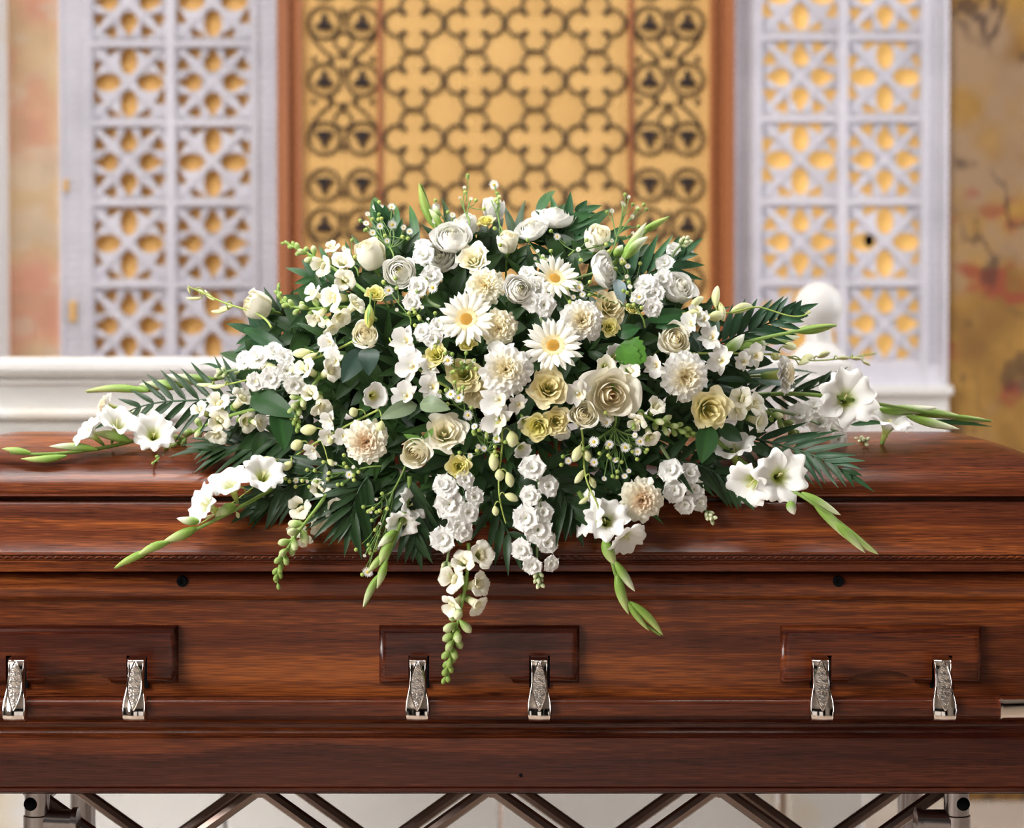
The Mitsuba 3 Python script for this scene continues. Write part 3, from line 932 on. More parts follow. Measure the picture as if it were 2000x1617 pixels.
def make_carnation(seed, col=IVORY, mid=CREAM):
    rg = np.random.default_rng(seed)
    o = []
    n = 46
    vs_ = []
    for i in range(n):
        t = i / (n - 1)
        e = 84 - 88 * t ** .8 + rg.uniform(-7, 7)
        L = .72 + .34 * t + rg.uniform(-.05, .05)
        c = lerp(mid, col, min(1, t * 1.5))
        d = dress(flat(L, (.62 + .36 * t), fan, [min(88, e + 28), e + 5, e - 14], r0=.02, cup=.25, ruf=.10, rk=2.2 + rg.uniform(0, 1.0), serr=.09, nserr=11, notch=.12, nu=7, nv=15, seed=seed * 60 + i, base=lerp(c, mid, .5), tip=c))
        o.append(('petal', d, rotz(i * 2.4 + rg.uniform(-.3, .3)), None))
    o.append(('calyx', shaded(lathe([(0, -.95), (.14, -.93), (.20, -.7), (.23, -.2), (.28, .06), (.2, .05)], 12), GREEN, LIME), np.eye(4), None))
    o += stalk(2.2, .06, -.9)
    return [(a, d, Tz(-.15) @ M, q) for a, d, M, q in o]


def make_gerbera(seed):
    rg = np.random.default_rng(seed)
    o = []
    n = 30
    for i in range(n):
        a = i * 2 * np.pi / n * (1 if i % 2 else 1) + rg.uniform(-.07, .07)
        row = i % 2
        e = 14 + 10 * row + rg.uniform(-6, 6)
        d = dress(flat(.78 + .06 * (1 - row) + rg.uniform(-.06, .05), .19, strapw, [e, e - 4, e - 22 + rg.uniform(-14, 8)], r0=.16, z0=.02 * row, cup=-.28, ruf=.012, rk=1.5, notch=.05, nu=8, nv=7, seed=seed * 40 + i, base=CREAM, tip=lerp(WHITE, IVORY, .8), cut=(.05, .6)))
        o.append(('petal', d, rotz(a), None))
    for i in range(26):
        d = dress(flat(.26, .07, strapw, [35, 20, 5], r0=.15, z0=.03, nu=5, nv=3, seed=i, base=CREAM, tip=(.86, .74, .40)))
        o.append(('inner_floret', d, rotz(i * 2 * np.pi / 26 + .1), None))
    dots = []
    for k in range(150):
        r = .24 * math.sqrt((k + .5) / 150)
        a = k * 2.39996
        dots.append(trimesh.creation.icosphere(0, .016).apply_transform(np.diag([1, 1, 2.4, 1])).apply_translation((r * math.cos(a), r * math.sin(a), .085 - .045 * (r / .24) ** 2 + rg.uniform(-.008, .012))))
    o.append(('disc', plain(join(lathe([(.25, -.06), (.25, .03), (.2, .06), (0, .075)], 20), *dots), (.80, .54, .12)), np.eye(4), None))
    o.append(('bracts', plain(lathe([(0, -.3), (.08, -.29), (.2, -.15), (.24, .0)], 16), GREEN), np.eye(4), None))
    o += stalk(1.8, .05, -.28)
    return o


def make_lisianthus(seed, col=CREAM, mid=YELLOW, open_=1.0):
    rg = np.random.default_rng(seed)
    o = []
    n = 15
    for i in range(n):
        t = i / (n - 1)
        R = .22 + .78 * t ** .65
        h = 1.1 - .34 * t
        pr = [(.06, -.2), (R * .42, .02), (R * .70, h * .45), (R * (.82 + .2 * open_ * t), h * .85), (R * (.95 + .32 * open_ * t), h * (.97 - .05 * t))]
        c = lerp(mid, col, .25 + .75 * t)
        o.append(('petal', dress(rev(pr, .95 - .15 * t, roundp2, ruf=.05 + .06 * t, rk=1.3, curl=.0, notch=.02, seed=seed * 30 + i, base=lerp(c, LIME, .45), tip=c, cut=(.1, .75), nu=9, nv=11)), rotz(i * 2.4 + rg.uniform(-.25, .25)), None))
    o.append(('pistil', plain(lathe([(.0, .62), (.05, .58), (.05, .0)], 8), (.20, .24, .03)), np.eye(4), None))
    o += sepals(5, .9, .12, [60, 50, 30], -.22, .1, GREEN)
    o += stalk(1.8, .05, -.2)
    return [(a, d, Tz(-.45) @ M, q) for a, d, M, q in o]


def make_trumpet(seed, ruf=.11, throat=LIME, col=WHITE, flare=1.0, wide=.74):
    """a gladiolus or freesia bloom: six petals fused to a funnel"""
    rg = np.random.default_rng(seed)
    o = [('tube', shaded(lathe([(.05, -1.35), (.10, -1.2), (.14, -.9), (.17, -.72), (.15, -.72)], 10), GREEN, LIME), np.eye(4), None)]
    for i in range(6):
        inn = i % 2
        f = flare * (1.0 if inn else 1.08)
        pr = [(.07, -.95), (.17, -.6), (.36, -.25), (.66, .06), (.93 * f, .22 - .10 * (flare - .8)), (1.08 * f, .18 - .22 * (flare - .8) - rg.uniform(0, .10))]
        o.append(('petal', dress(rev(pr, wide * (1.0 if inn else .92), ovw, ruf=ruf, rk=1.25, curl=-.02, notch=.04, point=.03, seed=seed * 20 + i, base=throat, tip=col, cut=(.22, .62), nu=12, nv=13)), rotz(i * np.pi / 3 + rg.uniform(-.06, .06)), None))
    st = [tube([(0, 0, -.7), (.05 * math.cos(a), .05 * math.sin(a), -.2), (.12 * math.cos(a), .12 * math.sin(a), .12)], [.018, .016, .03], 5) for a in (.4, .9, 1.5)]
    o.append(('stamens', plain(join(*st), (.80, .76, .45)), np.eye(4), None))
    return o


def ovw(u): return .70 + .42 * np.sin(np.pi * np.clip((u - .12) / .95, 0, 1)) - .20 * np.clip((u - .8) / .2, 0, 1) ** 2


def make_orchid(seed, col=WHITE):
    rg = np.random.default_rng(seed)
    o = []
    for a in (90, 208, 332):
        e = rg.uniform(0, 22)
        o.append(('sepal', dress(flat(1.0, .56, ovate, [30 + e, 8 + e, -18 + e], r0=.04, z0=-.05, cup=.2, ruf=.02, nu=8, nv=7, seed=seed * 9 + a, base=lerp(LIME, WHITE, .5), tip=col, cut=(0, .35))), rotz(math.radians(a)), None))
    for a in (28, 152):
        e = rg.uniform(0, 20)
        o.append(('petal', dress(flat(.98, .92, roundp, [28 + e, 10 + e, -12 + e], r0=.04, cup=.15, ruf=.025, rk=1.5, notch=.05, nu=9, nv=9, seed=seed * 9 + a, base=lerp(LIME, WHITE, .6), tip=col, cut=(0, .35))), rotz(math.radians(a)), None))
    o.append(('lip', dress(rev([(.05, 0), (.18, .14), (.26, .38), (.36, .52), (.5, .56)], 1.5, roundp2, ruf=.08, rk=2, notch=.2, seed=seed, base=(.75, .62, .22), tip=lerp(CREAM, WHITE, .5), nu=8, nv=9)), rotz(math.radians(-90)), None))
    o.append(('column', plain(trimesh.creation.icosphere(1, .1).apply_transform(np.diag([.8, .8, 1.6, 1])).apply_translation((0, .05, .16)), WHITE, 'petal'), np.eye(4), None))
    o.append(('spur', shaded(tube([(0, 0, .0), (0, -.16, -.22), (0, -.12, -.48)], [.12, .09, .05], 7), LIME, WHITE), np.eye(4), None))
    return o


def make_snap(seed, col=IVORY):
    """a snapdragon floret, its mouth along +z"""
    rg = np.random.default_rng(seed)
    tb = lathe([(.07, -.78), (.15, -.7), (.19, -.45), (.22, -.12), (.25, .1)], 12)
    o = [('floret', shaded(tb, LIME, lerp(col, YELLOW, .25), bsdf='petal'), np.eye(4), None)]
    for a in (62, 118):
        o.append(('petal', dress(flat(.66, .66, roundp, [80, 55, 10], r0=.16, z0=.0, ruf=.09, rk=1.7, notch=.06, cup=.1, nu=7, nv=7, seed=seed * 9 + a, base=lerp(col, YELLOW, .3), tip=col)), rotz(math.radians(a)), 0))
    for a in (205, 270, 335):
        o.append(('petal', dress(flat(.66, .66, roundp, [70, 18, -40], r0=.16, z0=.0, ruf=.09, rk=1.7, notch=.06, cup=-.1, nu=7, nv=7, seed=seed * 9 + a, base=lerp(col, YELLOW, .3), tip=col)), rotz(math.radians(a)), 0))
    pl = join(*[trimesh.creation.icosphere(2, .13).apply_transform(np.diag([1, .8, .9, 1])).apply_translation((s * .09, -.10, .16)) for s in (-1, 1)])
    o.append(('palate', plain(pl, lerp(col, YELLOW, .38), 'petal'), np.eye(4), 0))
    o.append(('calyx', plain(lathe([(.0, -.86), (.13, -.84), (.2, -.72), (.21, -.56)], 10), GREEN), np.eye(4), 0))
    return o


def make_stock(seed, col=WHITE):
    rg = np.random.default_rng(seed)
    core = [flat(.56, .62, roundp, [70 - 10 * (i % 3), 50, 20 + 12 * (i % 3)], r0=.03, ruf=.16, rk=1.8, serr=.10, nserr=4, notch=.06, nu=6, nv=7, seed=seed * 80 + i, base=lerp(LIME, col, .55), tip=col, cut=(0, .4)) for i in range(8)]
    ms, cs = [], []
    for i, (m, c) in enumerate(core):
        ms.append(m.apply_transform(rotz(i * 2.4)))
        cs.append(c)
    o = [('floret', mikit.ply(join(*ms), 'petal', smooth=True, uv=np.vstack(cs)), np.eye(4), None)]
    for i in range(6):
        e = rg.uniform(-6, 16)
        o.append(('petal', dress(flat(.92, .98, roundp, [45, 14 + e, -16 + e], r0=.03, z0=-.1, ruf=.12, rk=2.0, serr=.12, nserr=5, notch=.06, nu=7, nv=9, seed=seed * 80 + 20 + i, base=lerp(LIME, col, .5), tip=col, cut=(0, .35))), rotz(i * np.pi / 3 + rg.uniform(-.2, .2)), 0))
    o.append(('calyx', plain(lathe([(.0, -.7), (.09, -.66), (.12, -.3), (.16, -.04)], 8), (.20, .28, .14)), np.eye(4), 0))
    return o


def make_aster(seed):
    rg = np.random.default_rng(seed)
    ms, cs = [], []
    for i in range(19):
        m, c = flat(.80 + rg.uniform(-.08, .08), .17, strapw, [18, 8, -8 + rg.uniform(-12, 12)], r0=.20, nu=4, nv=3, base=WHITE, tip=WHITE)
        ms.append(m.apply_transform(rotz(i * 2 * np.pi / 19 + rg.uniform(-.05, .05))))
        cs.append(c)
    o = [('flower_head', mikit.ply(join(*ms), 'petal', smooth=True, uv=np.vstack(cs)), np.eye(4), None)]
    o.append(('disc', plain(lathe([(.27, -.05), (.26, .07), (.16, .15), (0, .17)], 10), (.70, .50, .06)), np.eye(4), 0))
    o.append(('calyx', plain(lathe([(0, -.4), (.1, -.38), (.26, -.12), (.3, .02)], 8), GREEN), np.eye(4), 0))
    return o


def stamp(key, proto, M, hold=None):
    ks = []
    for name, d, m, q in proto:
        ks.append(put(ks[q] if q is not None else key, name, d, M @ m))
    return ks


# ---------------------------------------------------------------- where things stand in the spray
LY = np.array([(840, .36), (843, .345), (853, .275), (868, .215), (890, .155), (915, .110), (940, .083), (968, .064), (985, .062), (1015, .044), (1050, .024), (1078, .002), (1090, -.012), (1300, -.014), (1310, -.05), (1420, -.07)])


def lid_y(py): return float(np.interp(py, LY[:, 0], LY[:, 1]))


def YF(px, py, off=0.0):
    dx, dy = (px - 965) / 640.0, min(py - 800, 0) / 440.0
    a = math.sqrt(max(0.0, 1 - dx * dx - dy * dy))
    y = .33 - .37 * a
    if py > 838: y = min(y, lid_y(py) - .022)
    return y + off


def ax3(a):
    x, z = a[0], a[1]
    t = a[2] if len(a) > 2 else math.sqrt(max(.02, 1 - x * x - z * z))
    return np.array([x, -t, z])


def pxp(q, off=0.0):
    """(px, py) or (px, py, Y) -> world"""
    return P(q[0], q[1], q[2] if len(q) > 2 else YF(q[0], q[1], off))


PROTO, PLACED = {}, {}


def proto(fn, *a, **k):
    key = (fn.__name__, a, tuple(sorted(k.items())))
    if key not in PROTO: PROTO[key] = fn(*a, **k)
    return PROTO[key]


RS = random.Random(11)


def flower(name, cat, label, pr, px, py, w, a, roll=None, off=0.0, unit_w=2.0, group=None):
    """one cut flower as a thing: its width in the photo w, the way it faces a"""
    key = thing(name, label, cat, group)
    y = YF(px, py, off)
    PLACED[key] = (px, py)
    stamp(key, pr, pose(P(px, py, y), ax3(a), RS.uniform(0, 6.28) if roll is None else roll, S(w, y) / unit_w))
    return key


def bud(p0, p1, w, c0=GREEN, c1=LIME, bend=0.0, n=8, fat=.45, pointy=1.0):
    """a closed bud from p0 to p1, thickest at fat"""
    p0, p1 = np.asarray(p0, float), np.asarray(p1, float)
    u = np.linspace(0, 1, 11)
    side = unit(np.cross(p1 - p0, [0, 1, 0]))
    pts = p0 + (p1 - p0) * u[:, None] + side * (bend * np.linalg.norm(p1 - p0) * np.sin(np.pi * u))[:, None]
    k = math.log(.5) / math.log(fat)
    r = w / 2 * np.sin(np.pi * u ** k) ** (.75 * pointy)
    r[0] = max(r[0], w * .12)
    m = tube(pts, np.maximum(r, w * .02), n)
    return mikit.ply(m, 'green', smooth=True, uv=uvc(sst(.25, .95, np.r_[np.repeat(u, n), 0, 1]), c0, c1))


def stem_of(key, pts, r0, r1, col=STEM, n=26, name='stem'):
    p = spline([pxp(q) if len(q) < 4 else q for q in pts], n)
    m = tube(p, np.linspace(r0, r1, n), 7)
    put(key, name, plain(m, col))
    return p


def gladiolus(label, path, blooms, buds, r=.0045):
    key = thing('gladiolus', label, 'gladiolus')
    stem_of(key, path, r, r * .55)
    for k, (px, py, y, w, a) in enumerate(blooms):
        pr = proto(make_trumpet, 3 + k % 3 + len(blooms))
        ks = put_bloom(key, 'bloom', pr, pose(P(px, py, y), ax3(a), RS.uniform(0, 6.28), S(w, y) / 2.15))
    for x0, y0, x1, y1, w, white, *yy in buds:
        ya = yy[0] if yy else YF(x0, y0) - .004
        yb = yy[1] if len(yy) > 1 else (yy[0] if yy else YF(x1, y1) - .004)
        c1 = lerp((.36, .45, .10), IVORY, white)
        put(key, 'bud', bud(P(x0, y0, ya), P(x1, y1, yb), S(w) * .84, (.19, .32, .05), c1, RS.uniform(-.05, .05), fat=.42))
    return key


def put_bloom(key, name, pr, M):
    """a bloom on a stem: its first piece carries the name, the rest are its sub-parts"""
    first = None
    for nm, d, m, q in pr:
        if first is None: first = put(key, name, d, M @ m)
        else: put(first, nm, d, M @ m)
    return first


def snapdragon(label, path, florets, b0=.45, nb=16, w0=24, w1=9, spread=1.0, r=.0035):
    key = thing('snapdragon', label, 'snapdragon')
    p = stem_of(key, path, r, r * .6, (.20, .32, .07), 40)
    _, t, a, b = frames(p)
    for k, (px, py, w, f) in enumerate(florets):
        y = YF(px, py, -.012)
        put_bloom(key, 'floret', proto(make_snap, 1 + k % 4), pose(P(px, py, y), ax3((max(-.85, min(.85, f[0] * 1.5 + RS.uniform(-.25, .25))), max(-.75, min(.75, f[1] + RS.uniform(-.35, .15))), .6)), RS.uniform(-1.2, 1.2), S(w, y) / 1.22))
    for k in range(nb):
        s = k / (nb - 1)
        i = int((b0 + (1 - b0) * s ** .9) * 39)
        ang = k * 2.4 + RS.uniform(-.2, .2)
        w = (w0 + (w1 - w0) * s)
        out = unit(a[i] * math.cos(ang) + b[i] * math.sin(ang))
        d = unit(out * (1.0 - .6 * s) + t[i] * (.55 + .9 * s))
        p0 = p[i] + out * r * .5
        L = S(w) * (1.25 + .25 * (1 - s)) * spread
        c1 = lerp(lerp(LIME, IVORY, .45), lerp(GREEN, LIME, .35), min(1, s * 1.5))
        put(key, 'bud', bud(p0, p0 + d * L, S(w) * .78, lerp(GREEN, LIME, .25), c1, 0, 7, .58, .7))
    return key


def stock(label, path, florets, tip=True, r=.0035):
    key = thing('stock', label, 'stock')
    p = stem_of(key, path, r, r * .6, (.19, .27, .12), 24)
    _, t, a, b = frames(p)
    for k, (px, py, w, f) in enumerate(florets):
        y = YF(px, py, -.014)
        put_bloom(key, 'floret', proto(make_stock, 1 + k % 4), pose(P(px, py, y), ax3(f), RS.uniform(0, 6.28), S(w, y) / 1.75))
    if tip:
        for k in range(9):
            i = 23 - k // 3
            ang = k * 2.4
            out = unit(a[i] * math.cos(ang) + b[i] * math.sin(ang))
            d = unit(out * .8 + t[i])
            put(key, 'bud', bud(p[i], p[i] + d * S(17), S(9), (.22, .32, .12), lerp(LIME, IVORY, .5), 0, 6, .6))
    return key


def orchid_spray(label, path, blossoms, buds, r=.0022, name='orchid_spray'):
    key = thing(name, label, 'orchid')
    if path:
        p = stem_of(key, path, r, r * .6, (.36, .46, .10), 30)
    for k, (px, py, w, f, *rest) in enumerate(blossoms):
        y = YF(px, py, -.010)
        put_bloom(key, 'blossom', proto(make_orchid, 1 + k % 4), pose(P(px, py, y), ax3(f), rest[0] if rest else RS.uniform(-.7, .7), S(w, y) / 1.9))
    for x0, y0, x1, y1, w in buds:
        ya, yb = YF(x0, y0, -.012), YF(x1, y1, -.012)
        a, b = P(x0, y0, ya), P(x1, y1, yb)
        kb = put(key, 'bud', bud(a, b, S(w), lerp(LIME, CREAM, .35), lerp(LIME, IVORY, .45), .04, 8, .5, .8))
        if path:
            j = p[np.argmin(np.linalg.norm(p - a, axis=1))]
            if np.linalg.norm(j - a) > .006:
                put(kb, 'stalk', plain(tube(spline([j, (j + a) / 2 + np.array([0, -.004, .006]), a], 8), .0012, 5), (.40, .48, .12)))
    return key


def asters(label, base, heads, sprays=0, r=.0012, ff=None):
    """a sprig of small daisies: thin branching stems, flower heads and green buds"""
    key = thing('aster_sprig', label, 'aster')
    b = pxp(base, -.0)
    cx, cy = np.mean([h[0] for h in heads]), np.mean([h[1] for h in heads])
    fork = pxp(((base[0] * 1.2 + cx * .8) / 2, (base[1] * 1.2 + cy * .8) / 2), -.005)
    put(key, 'stem', plain(tube(spline([b, (b + fork) / 2 + np.array([.003, -.004, .002]), fork], 8), r * 1.5, 5), STEM))
    for k, (px, py, w) in enumerate(heads):
        y = YF(px, py, -.018)
        p = P(px, py, y)
        f = ff or (RS.uniform(-.35, .35), RS.uniform(-.1, .5))
        s = S(w, y) / 2
        axis = ax3(f)
        h = put_bloom(key, 'flower_head', proto(make_aster, 1 + k % 3), pose(p, axis, RS.uniform(0, 6), s))
        e = p - unit(axis) * s * .4
        put(h, 'stalk', plain(tube(spline([fork, (fork + e) / 2 + np.array([RS.uniform(-.006, .006), .004, -.003]), e], 8), r, 5), (.12, .22, .05)))
    for k in range(sprays):
        q = heads[RS.randrange(len(heads))]
        e = pxp((q[0] + RS.uniform(-26, 26), q[1] + RS.uniform(-24, 24)), -.016)
        kb = put(key, 'bud', plain(trimesh.creation.icosphere(1, S(4.2)).apply_translation(e), lerp(GREEN, LIME, RS.uniform(.2, .9))))
        j = (fork + pxp((q[0], q[1]), -.01)) / 2
        put(kb, 'stalk', plain(tube([j, (j + e) / 2 + np.array([.002, .002, -.002]), e], r * .7, 4), (.12, .22, .05)))
    return key


def blade(p0, p1, w, nrm=(0, -1, .5), sag=.12, fold=.25, base=DARK, tip=DARK, nu=10, nv=5, wp=lance, side=0.0, vein=True):
    """a leaf from p0 to p1: its face towards nrm, bowed by sag"""
    p0, p1 = np.asarray(p0, float), np.asarray(p1, float)
    L = np.linalg.norm(p1 - p0)
    x = (p1 - p0) / L
    nz = np.asarray(nrm, float)
    nz = unit(nz - x * nz.dot(x))
    y = np.cross(nz, x)
    U, V = np.meshgrid(np.linspace(0, 1, nu), np.linspace(-1, 1, nv), indexing='ij')
    ww = w / 2 * wp(U)
    N = sag * L * np.sin(np.pi * U ** .9) + fold * np.abs(V) * ww - .0
    Y = V * ww + side * L * np.sin(np.pi * U)
    v = p0 + (U * L)[..., None] * x + Y[..., None] * y + N[..., None] * nz
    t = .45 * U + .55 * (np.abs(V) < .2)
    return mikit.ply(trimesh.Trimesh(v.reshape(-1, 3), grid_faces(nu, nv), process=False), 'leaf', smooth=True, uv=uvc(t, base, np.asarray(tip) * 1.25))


def frond(label, path, n, L, w, spread=(55, 30), base=DARK, tip=DARK, y=None, nrm=(0, -1, .35), group=None, one=0, prof=None):
    """a palm frond: a rachis with narrow leaflets to both sides; L in pixels"""
    key = thing('palm_frond', label, 'palm frond', group)
    p = stem_of(key, path, .0028, .0012, (.03, .075, .03), 30, 'rachis')
    t = np.gradient(p, axis=0)
    nz = unit(nrm)
    n, L, w = int(n * 1.5), L * 1.3, w * .88
    for k in range(n):
        s = (k + .6) / n
        i = int(s * 29)
        f = (prof(s) if prof else math.sin(math.pi * (.22 + .70 * s)) ** .8)
        for sd in ((-1, 1) if not one else (one,)):
            tt = unit(t[i])
            sidev = unit(np.cross(nz, tt)) * sd
            a = math.radians(spread[0] + (spread[1] - spread[0]) * s + RS.uniform(-5, 5))
            d = unit(tt * math.cos(a) + sidev * math.sin(a) + np.array([0, -.06, -.03]))
            e = p[i] + d * S(L) * f * RS.uniform(.9, 1.08)
            c = lerp(base, tip, RS.random())
            put(key, 'leaflet', blade(p[i], e, S(w) * RS.uniform(.85, 1.1), nz + np.array([RS.uniform(-.3, .3), 0, RS.uniform(-.3, .3)]), RS.uniform(.02, .10), .22, c * .9, c * 1.1, 9, 5))
    e = p[-1] + unit(t[-1]) * S(L) * .55
    put(key, 'leaflet', blade(p[-1], e, S(w) * .8, nz, .05, .2, base, tip, 9, 5))
    return key


def leaves(label, lst, base=DARK, tip=MID, stem=None, group=None, nrm=None, wp=ovate, nu=11):
    """a sprig of broad leaves; lst: (x0, y0, x1, y1, w[, dY0, dY1])"""
    key = thing('leaf_sprig', label, 'leaf sprig', group)
    if stem: stem_of(key, stem, .0022, .0014, (.05, .10, .03), 16)
    for k, (x0, y0, x1, y1, w, *o) in enumerate(lst):
        a = P(x0, y0, YF(x0, y0, o[0] if o else .01))
        b = P(x1, y1, YF(x1, y1, o[1] if len(o) > 1 else 0.0))
        c0, c1 = lerp(base, tip, RS.random() * .6), lerp(base, tip, .4 + RS.random() * .6)
        put(key, 'leaf', blade(a, b, S(w), nrm or (RS.uniform(-.3, .3), -1, RS.uniform(.2, .7)), RS.uniform(.04, .14), .16, c0, c1, nu, 7, wp))
    return key

# ================================================================ the spray: every stem placed
# hidden heart of the spray: the foam it is stuck in
foam = thing('floral_foam', 'dark green floral foam hidden under the flowers on the lid', 'floral foam')
fm = trimesh.creation.icosphere(4, 1.0)
fm.vertices *= (1 + .25 * (meshkit.fbm(fm.vertices * 3 + 9, 3) - .5))[:, None]
fm.apply_transform(np.diag([.40, .13, .13, 1])).apply_translation((Xp(950, .3), .30, Zp(843, .345) + .135))
scene[foam] = mikit.ply(fm, 'foam', smooth=True)

# roses
R = lambda kind, seed, px, py, w, a, label, roll=None, off=0.0, **k: flower('rose', 'rose', label, proto(make_rose, kind, seed, **k), px, py, w, a, roll, off)
WH = dict(inner=IVORY, outer=WHITE)
R('bud', 1, 502, 597, 60, (-.85, .30, .42), 'white rose bud jutting out at the far left, in front of the white screen', .4, 0)
R('bud', 2, 722, 497, 66, (-.38, .86, .40), 'ivory rose bud standing upright just above the left ranunculus', .2)
R('half', 3, 858, 502, 66, (-.1, .35), 'white rose half hidden beneath the large top ranunculus', None, .03, **WH)
R('bud', 4, 912, 440, 50, (-.45, .80, .4), 'white rose bud at the top, right behind the large ranunculus', 1.2, .03, **WH)
R('bud', 5, 963, 408, 52, (-.05, .93, .36), 'topmost white rose bud, under the highest aster sprig', .2, .05, **WH)
R('bud', 2, 992, 472, 48, (.05, .85, .5), 'white rosebud crossed by a thin aster twig, below the top of the mound', 2.2, .0)
R('bud', 1, 1167, 466, 56, (.2, .78, .6), 'ivory rose bud at the upper right, above the white ranunculus turned sideways', 2.0, .0)
R('half', 5, 1324, 562, 66, (.45, .50), 'white rose at the right, below the upright white stock', 2.7, 0, **WH)
R('half', 6, 1316, 664, 64, (.30, .28), 'cream hearted rose at the right, above the frilled white double bloom', .5)
R('half', 7, 714, 655, 54, (-.12, .42), 'small cream hearted rose above two dark green leaves at the left', 1.5)
R('half', 8, 1139, 809, 54, (.05, .18), 'small ivory rose lower right of centre, beside the wide open rose', 2.5, -.015)
R('half', 9, 811, 882, 60, (-.22, -.18), 'ivory rose facing down at the lower left of centre, beside a ruffled cream bloom', 3.4, -.01)
R('open', 10, 1193, 772, 92, (.25, -.05), 'wide open ivory rose with an orange heart, right of centre', .2, -.01, inner=(.86, .76, .54))
# ranunculus
N = lambda seed, px, py, w, a, label, off=0.0, **k: flower('ranunculus', 'ranunculus', label, proto(make_ranunculus, seed, **k), px, py, w, a, None, off)
N(1, 883, 464, 78, (-.08, .62), 'large white ranunculus at the top left of the mound, seen from above', -.01, col=WHITE, mid=IVORY)
N(2, 781, 530, 66, (-.10, .18), 'round cream ranunculus at the left with tight concentric petals', -.01, col=WHITE, mid=(.95, .92, .72))
N(3, 1013, 566, 62, (.28, .22), 'cream ranunculus near the centre with a dark green eye', -.03, col=WHITE, mid=(.95, .92, .72))
N(4, 1082, 425, 84, (.05, .95, .28), 'white ranunculus facing straight up at the top right', .03, col=WHITE, mid=IVORY)
N(5, 1040, 447, 66, (-.35, .72), 'white ranunculus tucked left of the highest upward-facing one', .04, col=WHITE, mid=IVORY)
N(6, 1179, 527, 78, (.80, .25, .42), 'white ranunculus turned sideways at the upper right', -.01, col=WHITE, mid=IVORY)
# carnations
C = lambda seed, px, py, w, a, label, off=0.0, **k: flower('carnation', 'carnation', label, proto(make_carnation, seed, **k), px, py, w, a, None, off)
C(1, 948, 560, 74, (-.05, .35), 'ivory carnation above the centre, left of the ranunculus with the dark eye', -.01)
C(2, 988, 722, 98, (.02, .05), 'largest white carnation, in the very centre of the spray', -.02, col=WHITE)
C(3, 1135, 628, 84, (.15, .18), 'white carnation right of the lower daisy, below the side-turned ranunculus', -.01, col=WHITE)
C(1, 716, 862, 84, (-.10, -.05), 'blush centred carnation at the lower left', -.01, mid=(.86, .70, .50))
C(2, 1253, 975, 84, (.10, -.12), 'blush centred carnation at the lower right, hanging in front of the lid', -.02, mid=(.86, .70, .50))
C(4, 1527, 732, 76, (.88, .05, .30), 'white carnation seen from the side at the far right', -.0, col=WHITE)
C(4, 209, 793, 50, (-.85, .25, .35), 'small white carnation seen from the side at the far left', 0, col=WHITE)
C(3, 1335, 735, 96, (.25, -.1), 'frilled white double bloom under the cream hearted rose at the right', -.01, col=WHITE)
C(1, 974, 640, 70, (-.05, -.1), 'cream ruffled carnation between the two lower daisies', .0, col=(.95, .91, .75), mid=CREAM)
# gerberas
for seed, px, py, w, a, lab in ((1, 911, 624, 118, (-.12, .28), 'white daisy with a golden disc, left of the centre'), (2, 1080, 676, 122, (-.02, .42), 'white daisy with a golden disc, right of the centre'), (3, 1083, 545, 104, (.22, .55), 'white daisy with a yellow disc, the upper one right of centre')):
    flower('gerbera', 'daisy', lab, proto(make_gerbera, seed), px, py, w, a, None, -.015)
# lisianthus
L = lambda seed, px, py, w, a, label, off=0.0, **k: flower('lisianthus', 'lisianthus', label, proto(make_lisianthus, seed, **k), px, py, w, a, None, off, 2.3)
YC = dict(col=(.87, .81, .42), mid=(.76, .72, .20))
L(1, 925, 508, 66, (-.2, .45), 'ivory lisianthus below the large top ranunculus', .01, col=IVORY, mid=CREAM)
L(2, 1190, 600, 66, (.3, .25), 'cream lisianthus under the side-turned white ranunculus', .01, col=CREAM, mid=CREAM)
L(3, 1071, 758, 82, (.1, .3), 'pale yellow ruffled lisianthus under the right daisy', -.01, col=(.89, .81, .54), mid=(.84, .75, .38))
L(1, 1085, 822, 56, (.15, .05), 'small pale yellow lisianthus with a dark eye, left of the small ivory rose', -.01, col=(.88, .80, .50), mid=(.78, .70, .28))
L(2, 1050, 832, 56, (-.1, -.35), 'greenish yellow lisianthus bell hanging below the centre', -.01, **YC)
L(3, 906, 732, 74, (-.1, .15), 'greenish cream lisianthus left of the central carnation', .01, col=(.86, .79, .52), mid=(.66, .64, .20))
L(1, 925, 762, 70, (.05, -.5), 'cream lisianthus facing down below the greenish one', .02, col=CREAM, mid=CREAM)
L(2, 853, 694, 48, (-.2, .35), 'small yellow lisianthus at the left of the centre, above an aster', -.01, **YC)
L(3, 911, 674, 40, (.1, .7), 'small bright yellow lisianthus bud under the left daisy', .0, **YC)
L(1, 868, 846, 84, (.08, .35), 'ruffled cream lisianthus lower left, right of the down-facing rose', .0, col=IVORY, mid=CREAM)
L(2, 896, 911, 48, (.05, .0), 'yellow green lisianthus hanging over the white stock', -.01, **YC)
L(3, 1383, 800, 88, (.2, -.15), 'pale yellow ruffled lisianthus at the right', -.01, col=(.91, .85, .58), mid=(.87, .79, .38))
L(1, 733, 577, 44, (.1, .75), 'yellow lisianthus bell under the left cream ranunculus', .0, **YC)
L(2, 1190, 640, 38, (.3, .1), 'tiny yellow lisianthus at the right edge of a white carnation', -.01, **YC)
L(3, 1234, 606, 30, (.3, .7), 'tiny yellow lisianthus bell beside a white aster', .0, **YC)
L(1, 949, 434, 36, (-.2, .8), 'pale yellow lisianthus bell at the top, below the topmost rose', .02, **YC)
key = thing('lisianthus', 'closed yellow green lisianthus bud above the small cream hearted rose', 'lisianthus')
put(key, 'bud', bud(pxp((721, 640), -.02), pxp((722, 592), -.02), S(20), (.62, .60, .14), (.20, .32, .07), 0, 8, .42))
